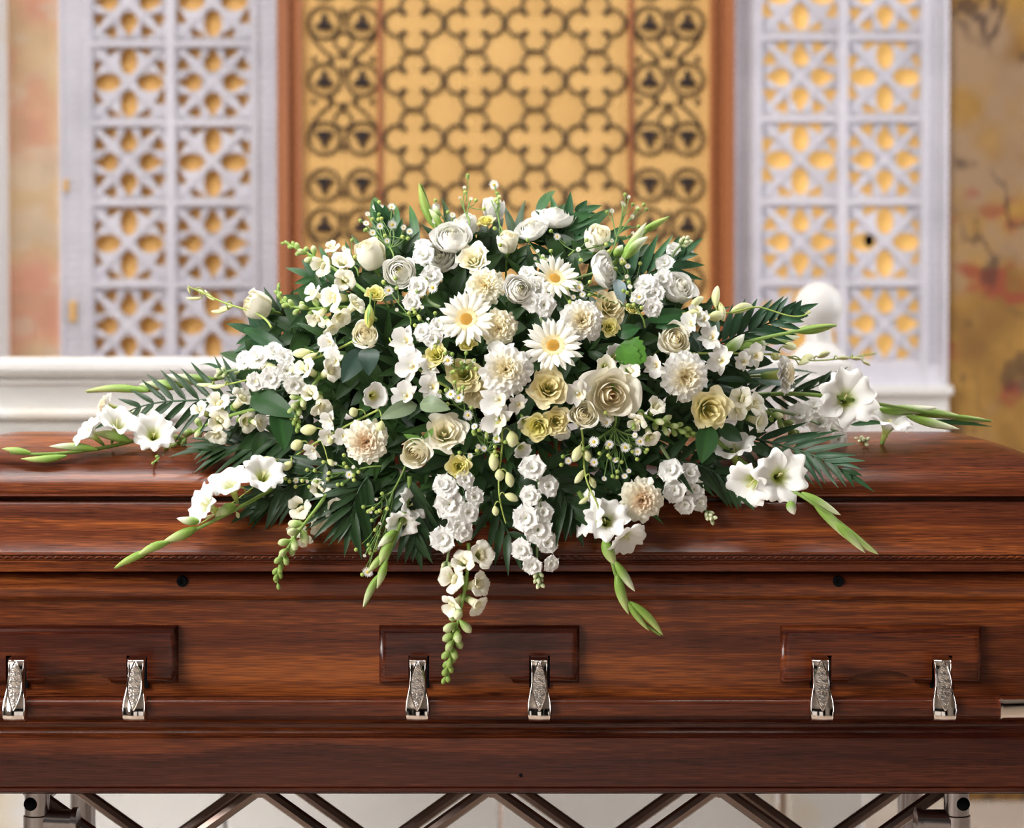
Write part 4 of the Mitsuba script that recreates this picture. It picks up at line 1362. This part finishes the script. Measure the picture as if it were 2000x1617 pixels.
put(key, 'sepal', blade(pxp((722, 600), -.022), pxp((717, 636), -.032), S(5), base=GREEN, tip=GREEN))
put(key, 'stem', plain(tube(spline([pxp((723, 594), -.02), pxp((730, 570), -.0), pxp((760, 600), .05)], 8), .0018, 5), STEM))
# freesias and small white trumpets
T = lambda seed, px, py, w, a, label, off=0.0, **k: flower('freesia', 'freesia', label, proto(make_trumpet, seed, ruf=.03, **k), px, py, w, a, None, off, 2.1)
FS = dict(flare=.72, wide=.72)
T(21, 1203, 692, 58, (.3, .45), 'upper white freesia beside the bright green toothed leaf', .0, **FS)
T(22, 1183, 715, 56, (.15, .15), 'lower pale freesia with a green throat, beside the bright green toothed leaf', -.01, col=IVORY, **FS)
T(23, 732, 773, 70, (.35, .0), 'white freesia with a yellow throat, left of two grey green leaves', -.01, throat=(.72, .70, .22), **FS)
T(24, 1027, 826, 50, (.3, -.5), 'white freesia petal cup hanging left of the yellow lisianthus', .0, **FS)
T(21, 1020, 878, 50, (.35, -.5), 'white freesia bell beside the hanging orchid buds', -.0, **FS)
T(22, 1098, 845, 46, (.2, -.6), 'pale freesia bell below the small ivory rose', .01, **FS)
T(23, 968, 680, 44, (-.3, .6), 'white freesia just above the central carnation', -.005, **FS)
T(24, 1005, 755, 46, (.45, -.5), 'white freesia under the right edge of the central carnation', -.0, **FS)
T(21, 640, 578, 50, (-.45, .5), 'white freesia at the left, above the lower snapdragon stem', .0, **FS)
T(22, 700, 655, 40, (.5, .5), 'white freesia petals behind the small cream hearted rose', .02, **FS)
T(23, 1254, 560, 50, (.2, .3), 'white freesia behind the aster at the right', .02, **FS)
T(24, 1268, 590, 50, (.3, .0), 'white freesia below the upright stock', .02, **FS)

# gladioli
gladiolus('white gladiolus lying along the lid at the far left, its green tip over the wood',
          [(330, 838, .24), (240, 866, .18), (120, 885, .125), (20, 884, .135)],
          [(300, 845, .17, 80, (.15, .45, .8)), (232, 824, .17, 84, (.35, .80, .45)), (172, 842, .15, 70, (-.65, .65, .40))],
          [(255, 862, 180, 846, 24, .2, .16, .15), (190, 878, 96, 872, 20, .6, .14, .13), (130, 890, 40, 896, 18, .1, .115, .11), (60, 884, 3, 876, 16, .1, .12, .13)])
gladiolus('green budded gladiolus reaching left over the marble rail',
          [(500, 720, .22), (410, 742, .24), (300, 757, .27), (170, 765, .30)],
          [], [(420, 740, 322, 732, 26, .75, .23, .25), (360, 754, 272, 751, 26, .5, .24, .27), (290, 764, 165, 764, 20, .15, .26, .29), (320, 756, 236, 762, 18, .2, .26, .28)])
gladiolus('white gladiolus hanging over the lid front at the lower left',
          [(600, 915), (540, 950), (460, 995, -.02), (380, 1035, -.035), (290, 1078, -.045), (226, 1109, -.045)],
          [(515, 925, .0, 80, (.25, .60, .75)), (448, 942, .0, 86, (-.25, .80, .5)), (398, 985, -.02, 82, (-.70, .40, .55))],
          [(460, 985, 420, 1010, 26, .3, -.02, -.03), (392, 1018, 345, 1012, 20, .8, -.035, -.04), (385, 1030, 318, 1058, 24, .2, -.035, -.045), (330, 1058, 268, 1085, 20, .1, -.045, -.05), (295, 1074, 222, 1110, 18, .0, -.045, -.045)])
gladiolus('gladiolus with a green curved tip hanging at the bottom left of centre',
          [(800, 930), (790, 1000, -.03), (768, 1060, -.05), (748, 1110, -.055), (712, 1183, -.045)],
          [(806, 985, -.03, 64, (.60, .35, .65)), (785, 1022, -.04, 62, (.0, -.55, .75))],
          [(772, 1035, 738, 1068, 22, .7, -.05, -.055), (766, 1055, 740, 1105, 24, .2, -.05, -.055), (752, 1080, 718, 1118, 18, .2, -.05, -.055), (755, 1095, 736, 1150, 20, .35, -.055, -.055), (742, 1120, 709, 1186, 18, .4, -.055, -.05)])
gladiolus('white gladiolus with a long bare green tip at the bottom right of centre',
          [(1130, 960), (1160, 1010, -.03), (1188, 1070, -.05), (1205, 1130, -.055), (1235, 1190, -.05), (1290, 1240, -.04)],
          [(1148, 1003, -.03, 88, (-.70, .10, .65)), (1185, 1015, -.05, 84, (.05, .35, .9)), (1224, 1052, -.05, 80, (.45, -.65, .55))],
          [(1180, 1052, 1203, 1105, 28, .2, -.05, -.055), (1200, 1095, 1240, 1155, 22, .55, -.055, -.055), (1204, 1120, 1228, 1200, 24, .15, -.055, -.055), (1222, 1170, 1268, 1232, 16, .1, -.055, -.05), (1230, 1175, 1295, 1241, 20, .1, -.055, -.045)])
gladiolus('white gladiolus with a yellow throat at the right, green tip pointing down over the lid',
          [(1400, 860), (1470, 915), (1560, 965, -.01), (1640, 1020, -.025), (1712, 1080, -.025)],
          [(1432, 872, .08, 84, (-.15, .80, .50)), (1462, 945, .02, 92, (-.60, -.40, .65)), (1525, 930, .0, 104, (.12, .1))],
          [(1542, 978, 1552, 1005, 24, 1.0, -.01, -.015), (1565, 962, 1642, 1006, 24, .45, -.01, -.02), (1590, 985, 1660, 1058, 24, .3, -.015, -.03), (1630, 1020, 1690, 1080, 20, .3, -.03, -.035), (1640, 1022, 1716, 1083, 18, .15, -.03, -.03)])
gladiolus('white gladiolus with one wide yellow throated bloom at the far right end of the lid',
          [(1480, 772, .20), (1600, 772, .18), (1720, 790, .20), (1830, 808, .23), (1935, 822, .26)],
          [(1655, 778, .17, 110, (.05, .15)), (1738, 822, .20, 88, (.25, .90, .35))],
          [(1712, 800, 1832, 796, 26, .8, .22, .24), (1780, 806, 1890, 818, 22, .3, .24, .27), (1770, 812, 1874, 838, 22, .6, .22, .22), (1850, 812, 1938, 822, 18, .4, .26, .28)])
gladiolus('green budded gladiolus pointing up to the right, in front of the ball-topped post',
          [(1400, 690), (1460, 668), (1540, 650, .10), (1632, 636, .12)],
          [], [(1410, 690, 1454, 652, 30, 1.0), (1440, 680, 1524, 650, 28, .5), (1470, 672, 1498, 672, 26, .9), (1490, 664, 1578, 634, 22, .3), (1500, 668, 1562, 658, 24, .6), (1556, 648, 1636, 634, 22, .05, .11, .12)])
gladiolus('green gladiolus tip rising at the upper right of the mound',
          [(1190, 520), (1225, 490, .10), (1265, 450, .12), (1306, 424, .13)],
          [], [(1212, 512, 1262, 435, 26, .4, .08, .11), (1220, 506, 1266, 462, 26, .6, .07, .09), (1200, 500, 1216, 478, 20, .9, .08, .09), (1250, 456, 1308, 423, 18, .05, .12, .13)])
gladiolus('green gladiolus tip standing up at the upper left of the mound',
          [(875, 480, .12), (850, 440, .13), (836, 400, .15), (822, 360, .15)],
          [], [(848, 445, 818, 357, 22, .0, .13, .15), (856, 430, 846, 398, 18, .7, .13, .14), (862, 445, 838, 408, 18, .4, .12, .13)])

# snapdragons
snapdragon('snapdragon at the upper left with a green tip pointing left', [(720, 575), (660, 530), (610, 500), (556, 474)],
           [(631, 516, 44, (-.4, -.2)), (668, 516, 46, (.1, .3)), (672, 548, 44, (.1, -.2)), (650, 486, 30, (-.2, .8))], .50, 15, 17, 9)
snapdragon('snapdragon at the left with a green tip curled upward, under the upper one', [(735, 625), (660, 600), (590, 602), (556, 590), (543, 558)],
           [(615, 574, 40, (-.5, .5)), (655, 582, 52, (-.3, .2)), (622, 618, 44, (-.3, -.5)), (662, 616, 44, (.1, -.1)), (690, 598, 44, (.2, .3)), (645, 636, 38, (.2, -.5))], .42, 17, 17, 9)
snapdragon('snapdragon lying to the lower left on the lid, its green tip on the wood', [(520, 795), (440, 815), (360, 855), (298, 906)],
           [(427, 790, 46, (-.2, .6)), (470, 782, 48, (.3, .4)), (428, 822, 46, (.0, -.1)), (478, 822, 44, (.2, .0)), (424, 845, 46, (-.2, -.5)), (503, 826, 36, (.4, -.3)), (392, 802, 36, (-.4, .5))], .42, 18, 20, 9)
snapdragon('snapdragon with a short green tip hanging straight down at the left', [(625, 735), (600, 765), (580, 795), (581, 832)],
           [(600, 722, 46, (-.3, .3)), (642, 724, 48, (.3, .2)), (625, 790, 46, (.0, -.4)), (606, 770, 36, (-.2, .0))], .40, 16, 18, 11)
snapdragon('snapdragon hanging over the lid front at the lower left, green tip down', [(645, 950), (605, 1010, -.03), (565, 1065, -.045), (541, 1138, -.045)],
           [(625, 958, 44, (.0, .4)), (588, 990, 48, (-.35, .2)), (652, 990, 46, (.3, -.1)), (617, 1018, 48, (.2, -.25)), (580, 1030, 40, (-.2, .0)), (594, 1050, 34, (.0, -.5))], .45, 18, 22, 11)
snapdragon('longest snapdragon hanging down the casket front in the centre', [(915, 1060), (908, 1150, -.05), (893, 1220, -.055), (872, 1322, -.045)],
           [(935, 1085, 56, (.2, .2)), (888, 1130, 56, (-.35, .1)), (930, 1140, 52, (.3, .15)), (928, 1178, 46, (.25, -.3)), (886, 1180, 46, (-.4, -.4)), (905, 1100, 48, (-.1, .3))], .50, 20, 24, 13)
snapdragon('snapdragon pointing right with a green tip, right of the wide open rose', [(1195, 750), (1240, 800), (1290, 826), (1358, 848)],
           [(1228, 728, 44, (.0, .6)), (1245, 820, 40, (-.2, -.2)), (1278, 795, 40, (.3, .4)), (1268, 850, 40, (.1, -.4))], .55, 16, 18, 11)
snapdragon('snapdragon pointing right with a green tip, below the far right carnation', [(1440, 780), (1500, 805), (1535, 830), (1563, 866)],
           [(1448, 778, 46, (-.2, .3)), (1470, 790, 48, (.2, .2)), (1478, 822, 44, (.2, -.3)), (1440, 800, 40, (-.2, -.2))], .45, 16, 18, 11)

# stocks
stock('white stock hanging down the middle front, left one of two', [(880, 930), (890, 1000, -.05), (880, 1060, -.05), (872, 1110, -.045)],
      [(868, 948, 48, (-.2, .3)), (908, 938, 40, (.3, .3)), (878, 985, 62, (-.1, .1)), (925, 970, 42, (.4, .2)), (872, 955, 52, (-.1, .5)), (914, 1000, 46, (.35, .0)), (896, 1028, 54, (.15, .05)), (866, 1052, 56, (-.2, .0)), (905, 1040, 40, (.4, -.1))])
stock('white stock hanging down the middle front, right one of two', [(1040, 900), (1055, 980, -.05), (1050, 1060, -.05), (1053, 1135, -.045)],
      [(1040, 915, 56, (-.1, .4)), (1070, 950, 46, (.3, .2)), (1036, 968, 44, (-.3, .1)), (1028, 1012, 58, (-.3, .1)), (1050, 1035, 60, (.1, .1)), (1068, 1060, 46, (.3, .0)), (1020, 1072, 46, (-.3, -.1)), (1040, 1102, 42, (-.1, -.3)), (1075, 1100, 36, (.4, -.2)), (1060, 1000, 44, (.3, .2))])
stock('white stock pointing down over the lid at the right of the blush carnation', [(1290, 870), (1330, 930), (1370, 985), (1388, 1010)],
      [(1310, 920, 52, (-.2, .4)), (1345, 925, 46, (.3, .4)), (1318, 958, 50, (-.2, .0)), (1355, 955, 46, (.3, .1)), (1338, 985, 42, (-.1, -.2)), (1365, 982, 38, (.4, -.1))])
stock('white stock lying on the lid at the far right, below the yellow throated gladiolus', [(1500, 800), (1580, 820), (1640, 845), (1690, 862)],
      [(1562, 812, 54, (-.1, .4)), (1600, 828, 52, (.1, .3)), (1638, 828, 44, (.3, .4)), (1636, 858, 40, (.3, -.2)), (1588, 795, 36, (.1, .7))])
stock('upright white stock at the right, in front of the iron grille', [(1290, 590), (1300, 540, .1), (1320, 490, .12), (1338, 472, .12)],
      [(1299, 516, 40, (-.2, .5)), (1296, 546, 42, (-.1, .2)), (1262, 556, 44, (-.3, .3)), (1280, 572, 40, (.0, .1)), (1316, 488, 32, (-.4, .4)), (1345, 492, 22, (.5, .2)), (1274, 600, 42, (.1, -.1)), (1248, 580, 34, (-.1, .2))])
stock('white stock at the far left above the fallen petals, pointing left', [(600, 725), (540, 720), (480, 720), (432, 728)],
      [(505, 700, 58, (-.2, .6)), (480, 705, 46, (-.4, .5)), (536, 690, 50, (.1, .7)), (530, 738, 50, (-.1, .0)), (560, 725, 46, (.2, .2)), (500, 745, 40, (-.2, -.2)), (575, 750, 44, (.1, -.3)), (555, 700, 42, (.2, .5))])
stock('white stock between the left ranunculus and the left daisy', [(860, 600), (830, 575), (830, 540), (835, 505)],
      [(828, 500, 48, (-.2, .4)), (842, 540, 46, (.1, .3)), (818, 560, 44, (-.2, .1)), (806, 590, 40, (-.2, .0)), (826, 480, 36, (-.1, .7))], False)
stock('white stock behind the upper daisy right of centre', [(1060, 630), (1050, 590), (1045, 550), (1040, 520)],
      [(1046, 560, 44, (-.1, .2)), (1062, 596, 50, (.1, .0)), (1040, 590, 44, (-.2, .0)), (1030, 535, 36, (-.1, .5))], False)
stock('white stock left of the left daisy, above the small yellow lisianthus', [(880, 690), (850, 670), (835, 650), (825, 640)],
      [(828, 650, 42, (-.2, .3)), (846, 664, 40, (.0, .1)), (856, 640, 40, (.1, .4))], False)

# dendrobium orchids
orchid_spray('white orchid spray left of centre with flat open blossoms', [(880, 760), (830, 730), (790, 700), (760, 660)],
             [(792, 668, 66, (-.1, .25)), (805, 716, 70, (-.15, .15)), (792, 772, 62, (-.05, .0)), (842, 756, 58, (.15, -.05)), (838, 720, 44, (.3, .2))], [])
orchid_spray('orchid spray at the left with nodding white blossoms and buds reaching left', [(700, 660), (640, 690), (570, 715), (470, 745), (385, 752)],
             [(645, 672, 52, (-.3, .1)), (655, 702, 50, (-.2, -.3))],
             [(606, 686, 570, 690, 19), (600, 718, 562, 722, 17), (548, 722, 500, 702, 15), (530, 722, 508, 718, 12), (515, 738, 482, 750, 13), (415, 750, 384, 750, 8), (440, 752, 404, 754, 9), (620, 690, 590, 700, 12)])
orchid_spray('orchid spray of pale yellow buds and bells running down to the lower left', [(740, 800), (680, 830), (600, 875), (530, 925), (450, 985), (392, 1022)],
             [(645, 820, 46, (-.4, -.3)), (640, 850, 42, (.1, -.5)), (668, 850, 40, (.1, -.3)), (612, 878, 42, (-.2, -.6))],
             [(618, 836, 586, 840, 22), (698, 800, 682, 808, 20), (746, 822, 738, 845, 18), (650, 856, 640, 866, 14), (590, 862, 568, 874, 22), (570, 902, 550, 916, 18), (532, 895, 508, 900, 17), (530, 912, 512, 920, 15), (468, 952, 450, 956, 12), (462, 1000, 466, 1012, 8), (436, 990, 412, 1002, 8), (420, 1004, 396, 1012, 6), (640, 898, 652, 910, 12)])
orchid_spray('orchid bud spray hanging in the centre, left of the other bud spray', [(978, 830), (980, 880), (974, 940, -.05), (978, 985, -.05), (988, 1022, -.05)],
             [(972, 782, 76, (-.1, .2)), (972, 820, 72, (.0, .05)), (1010, 788, 44, (.4, -.2))],
             [(998, 842, 1000, 874, 24), (962, 885, 964, 920, 20), (974, 916, 976, 940, 19), (990, 922, 998, 952, 18), (986, 966, 1012, 978, 16), (966, 988, 968, 1008, 14)])
orchid_spray('orchid bud spray hanging right of centre, in front of the asters', [(1135, 835), (1140, 890), (1150, 950, -.05), (1168, 990, -.055), (1165, 1020, -.055)],
             [(1128, 768, 60, (.1, .0))],
             [(1134, 870, 1118, 902, 20), (1142, 878, 1150, 902, 16), (1140, 918, 1122, 944, 14), (1152, 932, 1162, 954, 13), (1150, 970, 1130, 984, 10), (1168, 986, 1196, 992, 7)])
orchid_spray('white orchid spray at the right with buds reaching toward the marble post', [(1330, 690), (1400, 690), (1500, 692), (1600, 704), (1712, 690)],
             [(1348, 634, 50, (-.2, .4)), (1372, 626, 44, (.2, .5)), (1388, 662, 56, (.1, .5)), (1406, 704, 62, (.05, .1)), (1472, 694, 56, (.3, .0)), (1450, 705, 40, (.2, -.1)), (1280, 715, 50, (-.1, .1))],
             [(1530, 676, 1556, 680, 16), (1512, 702, 1518, 690, 20), (1566, 706, 1590, 698, 14), (1598, 698, 1622, 688, 13), (1636, 700, 1660, 700, 9), (1662, 700, 1684, 702, 8), (1684, 706, 1700, 714, 7), (1560, 712, 1580, 706, 12)])
orchid_spray('orchid tip with a few green buds at the far left, beside a white rose bud', [(530, 640), (500, 612, .12), (440, 592, .14), (396, 572, .15), (367, 560, .15)],
             [], [(402, 574, 386, 566, 9), (396, 582, 362, 582, 7), (455, 598, 428, 602, 10), (372, 574, 367, 558, 5), (445, 604, 412, 608, 9), (420, 586, 400, 566, 8)])
orchid_spray('pale green orchid buds at the right, above the budded gladiolus', [(1300, 640), (1380, 615), (1440, 608, .12), (1480, 600, .14), (1560, 618, .14), (1582, 610, .14)],
             [(1360, 610, 40, (.1, .4))],
             [(1398, 600, 1402, 558, 17), (1404, 590, 1412, 628, 16), (1384, 622, 1414, 616, 22), (1428, 610, 1470, 598, 20), (1350, 600, 1374, 580, 16), (1560, 612, 1580, 608, 6), (1340, 612, 1372, 618, 18)])

# asters
asters('aster sprig at the upper left of the mound with white daisies on thin stems', (770, 520), [(766, 439, 22), (733, 404, 14), (745, 406, 14), (765, 404, 17), (742, 442, 16), (728, 454, 15), (715, 436, 14), (800, 452, 15), (735, 416, 12), (788, 444, 13), (718, 418, 12), (756, 470, 13)], 14)
asters('aster twig above the large top ranunculus, beside the gladiolus tip', (880, 470), [(852, 404, 18), (845, 410, 14), (884, 420, 13), (890, 432, 12), (848, 432, 12)], 6)
asters('thin aster twig of green buds rising at the top, left of the topmost rose', (915, 450, .1), [(907, 366, 8), (898, 386, 7), (920, 388, 8)], 5)
asters('highest aster sprig in front of the topmost rose', (980, 470), [(965, 361, 22), (975, 384, 9), (988, 466, 14), (958, 388, 9)], 6)
asters('aster twig of small buds at the top right, in front of the iron grille', (1190, 500), [(1228, 385, 9), (1245, 406, 10), (1235, 423, 10), (1218, 400, 9), (1195, 412, 12), (1215, 396, 8), (1236, 455, 8)], 8)
asters('aster sprig under the left cream ranunculus', (800, 640), [(759, 567, 22), (845, 562, 24), (790, 590, 10), (775, 605, 9), (824, 600, 10)], 10)
asters('single aster sprig right of the small yellow lisianthus', (900, 730), [(875, 704, 24), (905, 706, 9), (925, 705, 9)], 9)
asters('pair of white asters below the greenish cream lisianthus', (920, 820), [(880, 770, 24), (896, 777, 24)], 8)
asters('aster sprig of open daisies left of the hanging orchid buds', (960, 900), [(914, 811, 22), (927, 833, 16), (946, 832, 24), (978, 803, 18), (970, 858, 18), (945, 876, 15), (934, 872, 12), (918, 890, 13), (950, 850, 10)], 22)
asters('aster sprig of open daisies below the wide open rose', (1200, 800), [(1184, 825, 24), (1160, 863, 24), (1190, 868, 20), (1221, 874, 22), (1250, 862, 22), (1245, 882, 18), (1160, 903, 20), (1180, 935, 12), (1202, 899, 13), (1220, 930, 14), (1228, 920, 12), (1110, 900, 16), (1240, 850, 14)], 26)
asters('aster sprig with buds at the lower left, beside the blush centred carnation', (745, 910), [(682, 927, 18), (578, 938, 14), (690, 912, 9), (640, 925, 8), (600, 940, 8), (655, 905, 8)], 22)
asters('aster sprig hanging over the gladiolus at the bottom left of centre', (795, 900), [(718, 1117, 24), (738, 1070, 9), (724, 1000, 8), (742, 1022, 8), (712, 1085, 8), (735, 975, 8)], 22, ff=(-.1, -.4))
asters('aster sprig at the right between the sideways ranunculus and the white rose', (1260, 640), [(1249, 580, 22), (1235, 586, 13), (1230, 560, 12), (1226, 520, 14), (1215, 508, 14), (1132, 562, 18), (1224, 540, 10)], 14)
asters('aster twig right of the upper daisy, with small pale buds', (1120, 620), [(1132, 560, 20), (1120, 580, 12), (1138, 575, 14), (1060, 500, 9), (1045, 505, 9), (1050, 490, 9), (1068, 508, 10)], 8)
asters('thin aster twig with a white daisy beside the rose at the top right', (1110, 500), [(1088, 462, 16), (1130, 487, 12), (1195, 470, 10)], 5)
asters('aster heads among the snapdragons at the upper left', (700, 540), [(678, 492, 18), (672, 486, 12)], 5)
asters('yellow green aster buds crossing in front of the left daisy', (850, 690), [(836, 623, 8), (848, 645, 8), (862, 655, 9), (843, 632, 8)], 10)

# palm fronds
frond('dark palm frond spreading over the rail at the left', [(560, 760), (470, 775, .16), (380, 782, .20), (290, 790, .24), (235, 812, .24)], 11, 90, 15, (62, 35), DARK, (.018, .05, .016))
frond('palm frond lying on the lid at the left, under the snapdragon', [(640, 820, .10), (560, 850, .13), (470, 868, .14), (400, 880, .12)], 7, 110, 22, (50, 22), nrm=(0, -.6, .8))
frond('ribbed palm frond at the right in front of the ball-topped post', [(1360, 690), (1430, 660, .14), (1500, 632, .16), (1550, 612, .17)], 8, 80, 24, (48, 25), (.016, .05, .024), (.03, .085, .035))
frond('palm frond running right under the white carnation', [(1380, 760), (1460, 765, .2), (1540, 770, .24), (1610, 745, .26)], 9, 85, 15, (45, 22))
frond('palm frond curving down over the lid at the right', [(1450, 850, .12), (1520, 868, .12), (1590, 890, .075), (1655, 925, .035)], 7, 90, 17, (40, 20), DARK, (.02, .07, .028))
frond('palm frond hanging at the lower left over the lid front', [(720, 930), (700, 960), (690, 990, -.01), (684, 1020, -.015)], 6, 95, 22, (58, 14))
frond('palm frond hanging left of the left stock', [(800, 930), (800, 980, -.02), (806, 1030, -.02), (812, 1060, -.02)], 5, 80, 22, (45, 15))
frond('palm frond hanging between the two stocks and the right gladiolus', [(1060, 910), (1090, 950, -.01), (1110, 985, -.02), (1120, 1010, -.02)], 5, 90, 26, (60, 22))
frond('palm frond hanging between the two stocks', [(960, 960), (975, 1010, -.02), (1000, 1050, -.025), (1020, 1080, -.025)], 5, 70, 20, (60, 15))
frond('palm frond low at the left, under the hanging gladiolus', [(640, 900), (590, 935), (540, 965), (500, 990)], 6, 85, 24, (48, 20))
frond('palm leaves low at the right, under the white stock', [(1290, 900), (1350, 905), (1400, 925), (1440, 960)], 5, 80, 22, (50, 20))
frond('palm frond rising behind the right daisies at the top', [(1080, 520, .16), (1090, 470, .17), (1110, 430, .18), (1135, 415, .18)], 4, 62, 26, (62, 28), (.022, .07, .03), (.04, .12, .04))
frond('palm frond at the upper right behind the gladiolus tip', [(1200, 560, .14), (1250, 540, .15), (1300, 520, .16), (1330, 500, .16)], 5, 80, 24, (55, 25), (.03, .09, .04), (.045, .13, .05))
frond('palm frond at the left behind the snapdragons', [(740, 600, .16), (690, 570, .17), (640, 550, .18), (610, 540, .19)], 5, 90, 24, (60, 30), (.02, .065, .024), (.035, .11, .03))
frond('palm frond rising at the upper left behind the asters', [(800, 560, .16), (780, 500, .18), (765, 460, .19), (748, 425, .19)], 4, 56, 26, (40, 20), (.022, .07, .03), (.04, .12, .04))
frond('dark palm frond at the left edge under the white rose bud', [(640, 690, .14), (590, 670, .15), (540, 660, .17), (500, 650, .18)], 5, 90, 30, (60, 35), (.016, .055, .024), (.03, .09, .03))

# single showy leaves
leaves('two dark glossy rose leaves below the small cream hearted rose', [(712, 682, 668, 748, 44, -.005, -.03), (722, 680, 720, 734, 40, -.005, -.035)], (.014, .035, .024), (.022, .05, .034), [(715, 670), (718, 684)], nrm=(0, -1, .5))
leaves('two grey green leaves left of centre, under the orchids', [(815, 790, 742, 818, 32, -.01, -.035), (820, 788, 880, 800, 34, -.015, -.035)], (.15, .20, .12), SAGE, [(830, 780), (818, 790)], nrm=(0, -1, .3))
leaves('bright green toothed leaf beside the freesias', [(1212, 672, 1262, 706, 56, .0, -.02), (1212, 672, 1246, 735, 44, .0, -.01)], (.05, .16, .018), (.075, .21, .025), None, nrm=(0, -1, .2), nu=33, wp=lambda u: ovate(u) * (1 + .28 * ((np.abs(u) * 5.2) % 1 - .5)))
leaves('dark green leaves hanging right of the lower left snapdragon tip', [(545, 790, 556, 880, 46, -.0, -.02), (490, 775, 580, 815, 50, .0, -.01)], (.014, .05, .012), (.026, .09, .02))
leaves('small bright green leaf above the ivory rose facing down', [(836, 872, 788, 848, 18, -.0, -.02), (832, 862, 846, 836, 16, 0, -.02)], (.09, .2, .04), (.13, .26, .05))
leaves('dark leaf drooping over the lid at the right, left of the gladiolus cup', [(1385, 830, 1370, 905, 44, -.01, -.02), (1400, 835, 1450, 860, 34, 0, -.01), (1460, 870, 1512, 890, 26, 0, -.01)], (.014, .05, .014), (.034, .10, .026))
leaves('blue grey leaf under the sideways ranunculus', [(1205, 545, 1215, 600, 26, .0, -.0)], (.17, .23, .24), (.20, .27, .28), None)
leaves('dark green leaves right of the tiny yellow lisianthus', [(1205, 655, 1250, 640, 30, 0, -.02), (1260, 625, 1350, 612, 30, .0, .0), (1280, 640, 1345, 630, 24, .0, .0)], (.02, .07, .022), (.035, .12, .03))
leaves('upright narrow leaves at the top left of the mound', [(740, 470, 732, 385, 26, .08, .08), (815, 480, 800, 400, 20, .09, .1), (775, 470, 768, 395, 14, .1, .1)], (.02, .075, .02), (.05, .16, .04), wp=lance)
leaves('pointed leaves at the top right, left and right of the upward-facing ranunculus', [(1050, 420, 1086, 372, 24, .08, .1), (1125, 470, 1195, 408, 26, .08, .1), (1130, 500, 1238, 462, 24, .06, .08), (1110, 450, 1150, 480, 22, .08, .06), (1180, 470, 1240, 442, 18, .07, .09)], (.02, .07, .025), (.045, .14, .045), wp=lance)
leaves('long dark leaves pointing right, between the white carnation and the gladiolus', [(1430, 735, 1600, 730, 10, .08, .1), (1440, 745, 1570, 765, 16, .08, .1), (1400, 742, 1500, 752, 16, .04, .06)], (.014, .05, .025), (.03, .085, .035), wp=lance)
leaves('thin dark leaf tips under the tip of the far right gladiolus', [(1800, 825, 1940, 834, 12, -.05, -.05), (1660, 830, 1760, 826, 12, -.06, -.05)], (.02, .07, .025), (.05, .13, .05), wp=lance)
leaves('narrow leaves left of the white stock at the far left', [(560, 690, 470, 640, 30, .04, .06), (520, 700, 490, 655, 22, .04, .06), (440, 728, 388, 714, 9, .06, .08)], (.016, .055, .022), (.03, .09, .03), wp=lance)

# the leafy filling between the flowers
fr = random.Random(5)
FILL = []
for k in range(4000):
    px, py = fr.uniform(440, 1520), fr.uniform(430, 1020)
    dx, dy = (px - 965) / (490 if py < 800 else 520), (py - 790) / (335 if py < 790 else 225)
    if dx * dx + dy * dy > 1.0: continue
    if all((px - a) ** 2 + (py - b) ** 2 > 50 ** 2 for a, b in FILL): FILL.append((px, py))
for k in range(1500):
    px, py = fr.uniform(640, 1340), fr.uniform(835, 975)
    if (px - 965) ** 2 / 350 ** 2 + (py - 800) ** 2 / 180 ** 2 < 1 and all((px - a) ** 2 + (py - b) ** 2 > 36 ** 2 for a, b in FILL): FILL.append((px, py))
SPOTS = []
USED = set()


def leaf_label(px, py, narrow):
    """which flower the sprig is tucked beside"""
    for d, q, lab in sorted((math.hypot(px - x, py - y), (x, y), l) for x, y, l in SPOTS)[:8]:
        dx, dy = px - q[0], py - q[1]
        side = ('right of' if dx > 0 else 'left of') if abs(dx) > abs(dy) else ('below' if dy > 0 else 'above')
        words = f"{'narrow' if narrow else 'broad'} dark leaf sprig {side} the {lab.split(',')[0]}".split()
        while len(words) > 16 or words[-1] in ('the', 'a', 'at', 'of', 'with', 'by', 'its', 'and', 'in', 'under', 'above', 'below', 'beside', 'left', 'right', 'two', 'white', 'between', 'just'):
            words = words[:-1]
        if ' '.join(words) not in USED: break
    USED.add(' '.join(words))
    return ' '.join(words)


for k_, v_ in PLACED.items():
    SPOTS.append((v_[0], v_[1], labels[k_]['label']))
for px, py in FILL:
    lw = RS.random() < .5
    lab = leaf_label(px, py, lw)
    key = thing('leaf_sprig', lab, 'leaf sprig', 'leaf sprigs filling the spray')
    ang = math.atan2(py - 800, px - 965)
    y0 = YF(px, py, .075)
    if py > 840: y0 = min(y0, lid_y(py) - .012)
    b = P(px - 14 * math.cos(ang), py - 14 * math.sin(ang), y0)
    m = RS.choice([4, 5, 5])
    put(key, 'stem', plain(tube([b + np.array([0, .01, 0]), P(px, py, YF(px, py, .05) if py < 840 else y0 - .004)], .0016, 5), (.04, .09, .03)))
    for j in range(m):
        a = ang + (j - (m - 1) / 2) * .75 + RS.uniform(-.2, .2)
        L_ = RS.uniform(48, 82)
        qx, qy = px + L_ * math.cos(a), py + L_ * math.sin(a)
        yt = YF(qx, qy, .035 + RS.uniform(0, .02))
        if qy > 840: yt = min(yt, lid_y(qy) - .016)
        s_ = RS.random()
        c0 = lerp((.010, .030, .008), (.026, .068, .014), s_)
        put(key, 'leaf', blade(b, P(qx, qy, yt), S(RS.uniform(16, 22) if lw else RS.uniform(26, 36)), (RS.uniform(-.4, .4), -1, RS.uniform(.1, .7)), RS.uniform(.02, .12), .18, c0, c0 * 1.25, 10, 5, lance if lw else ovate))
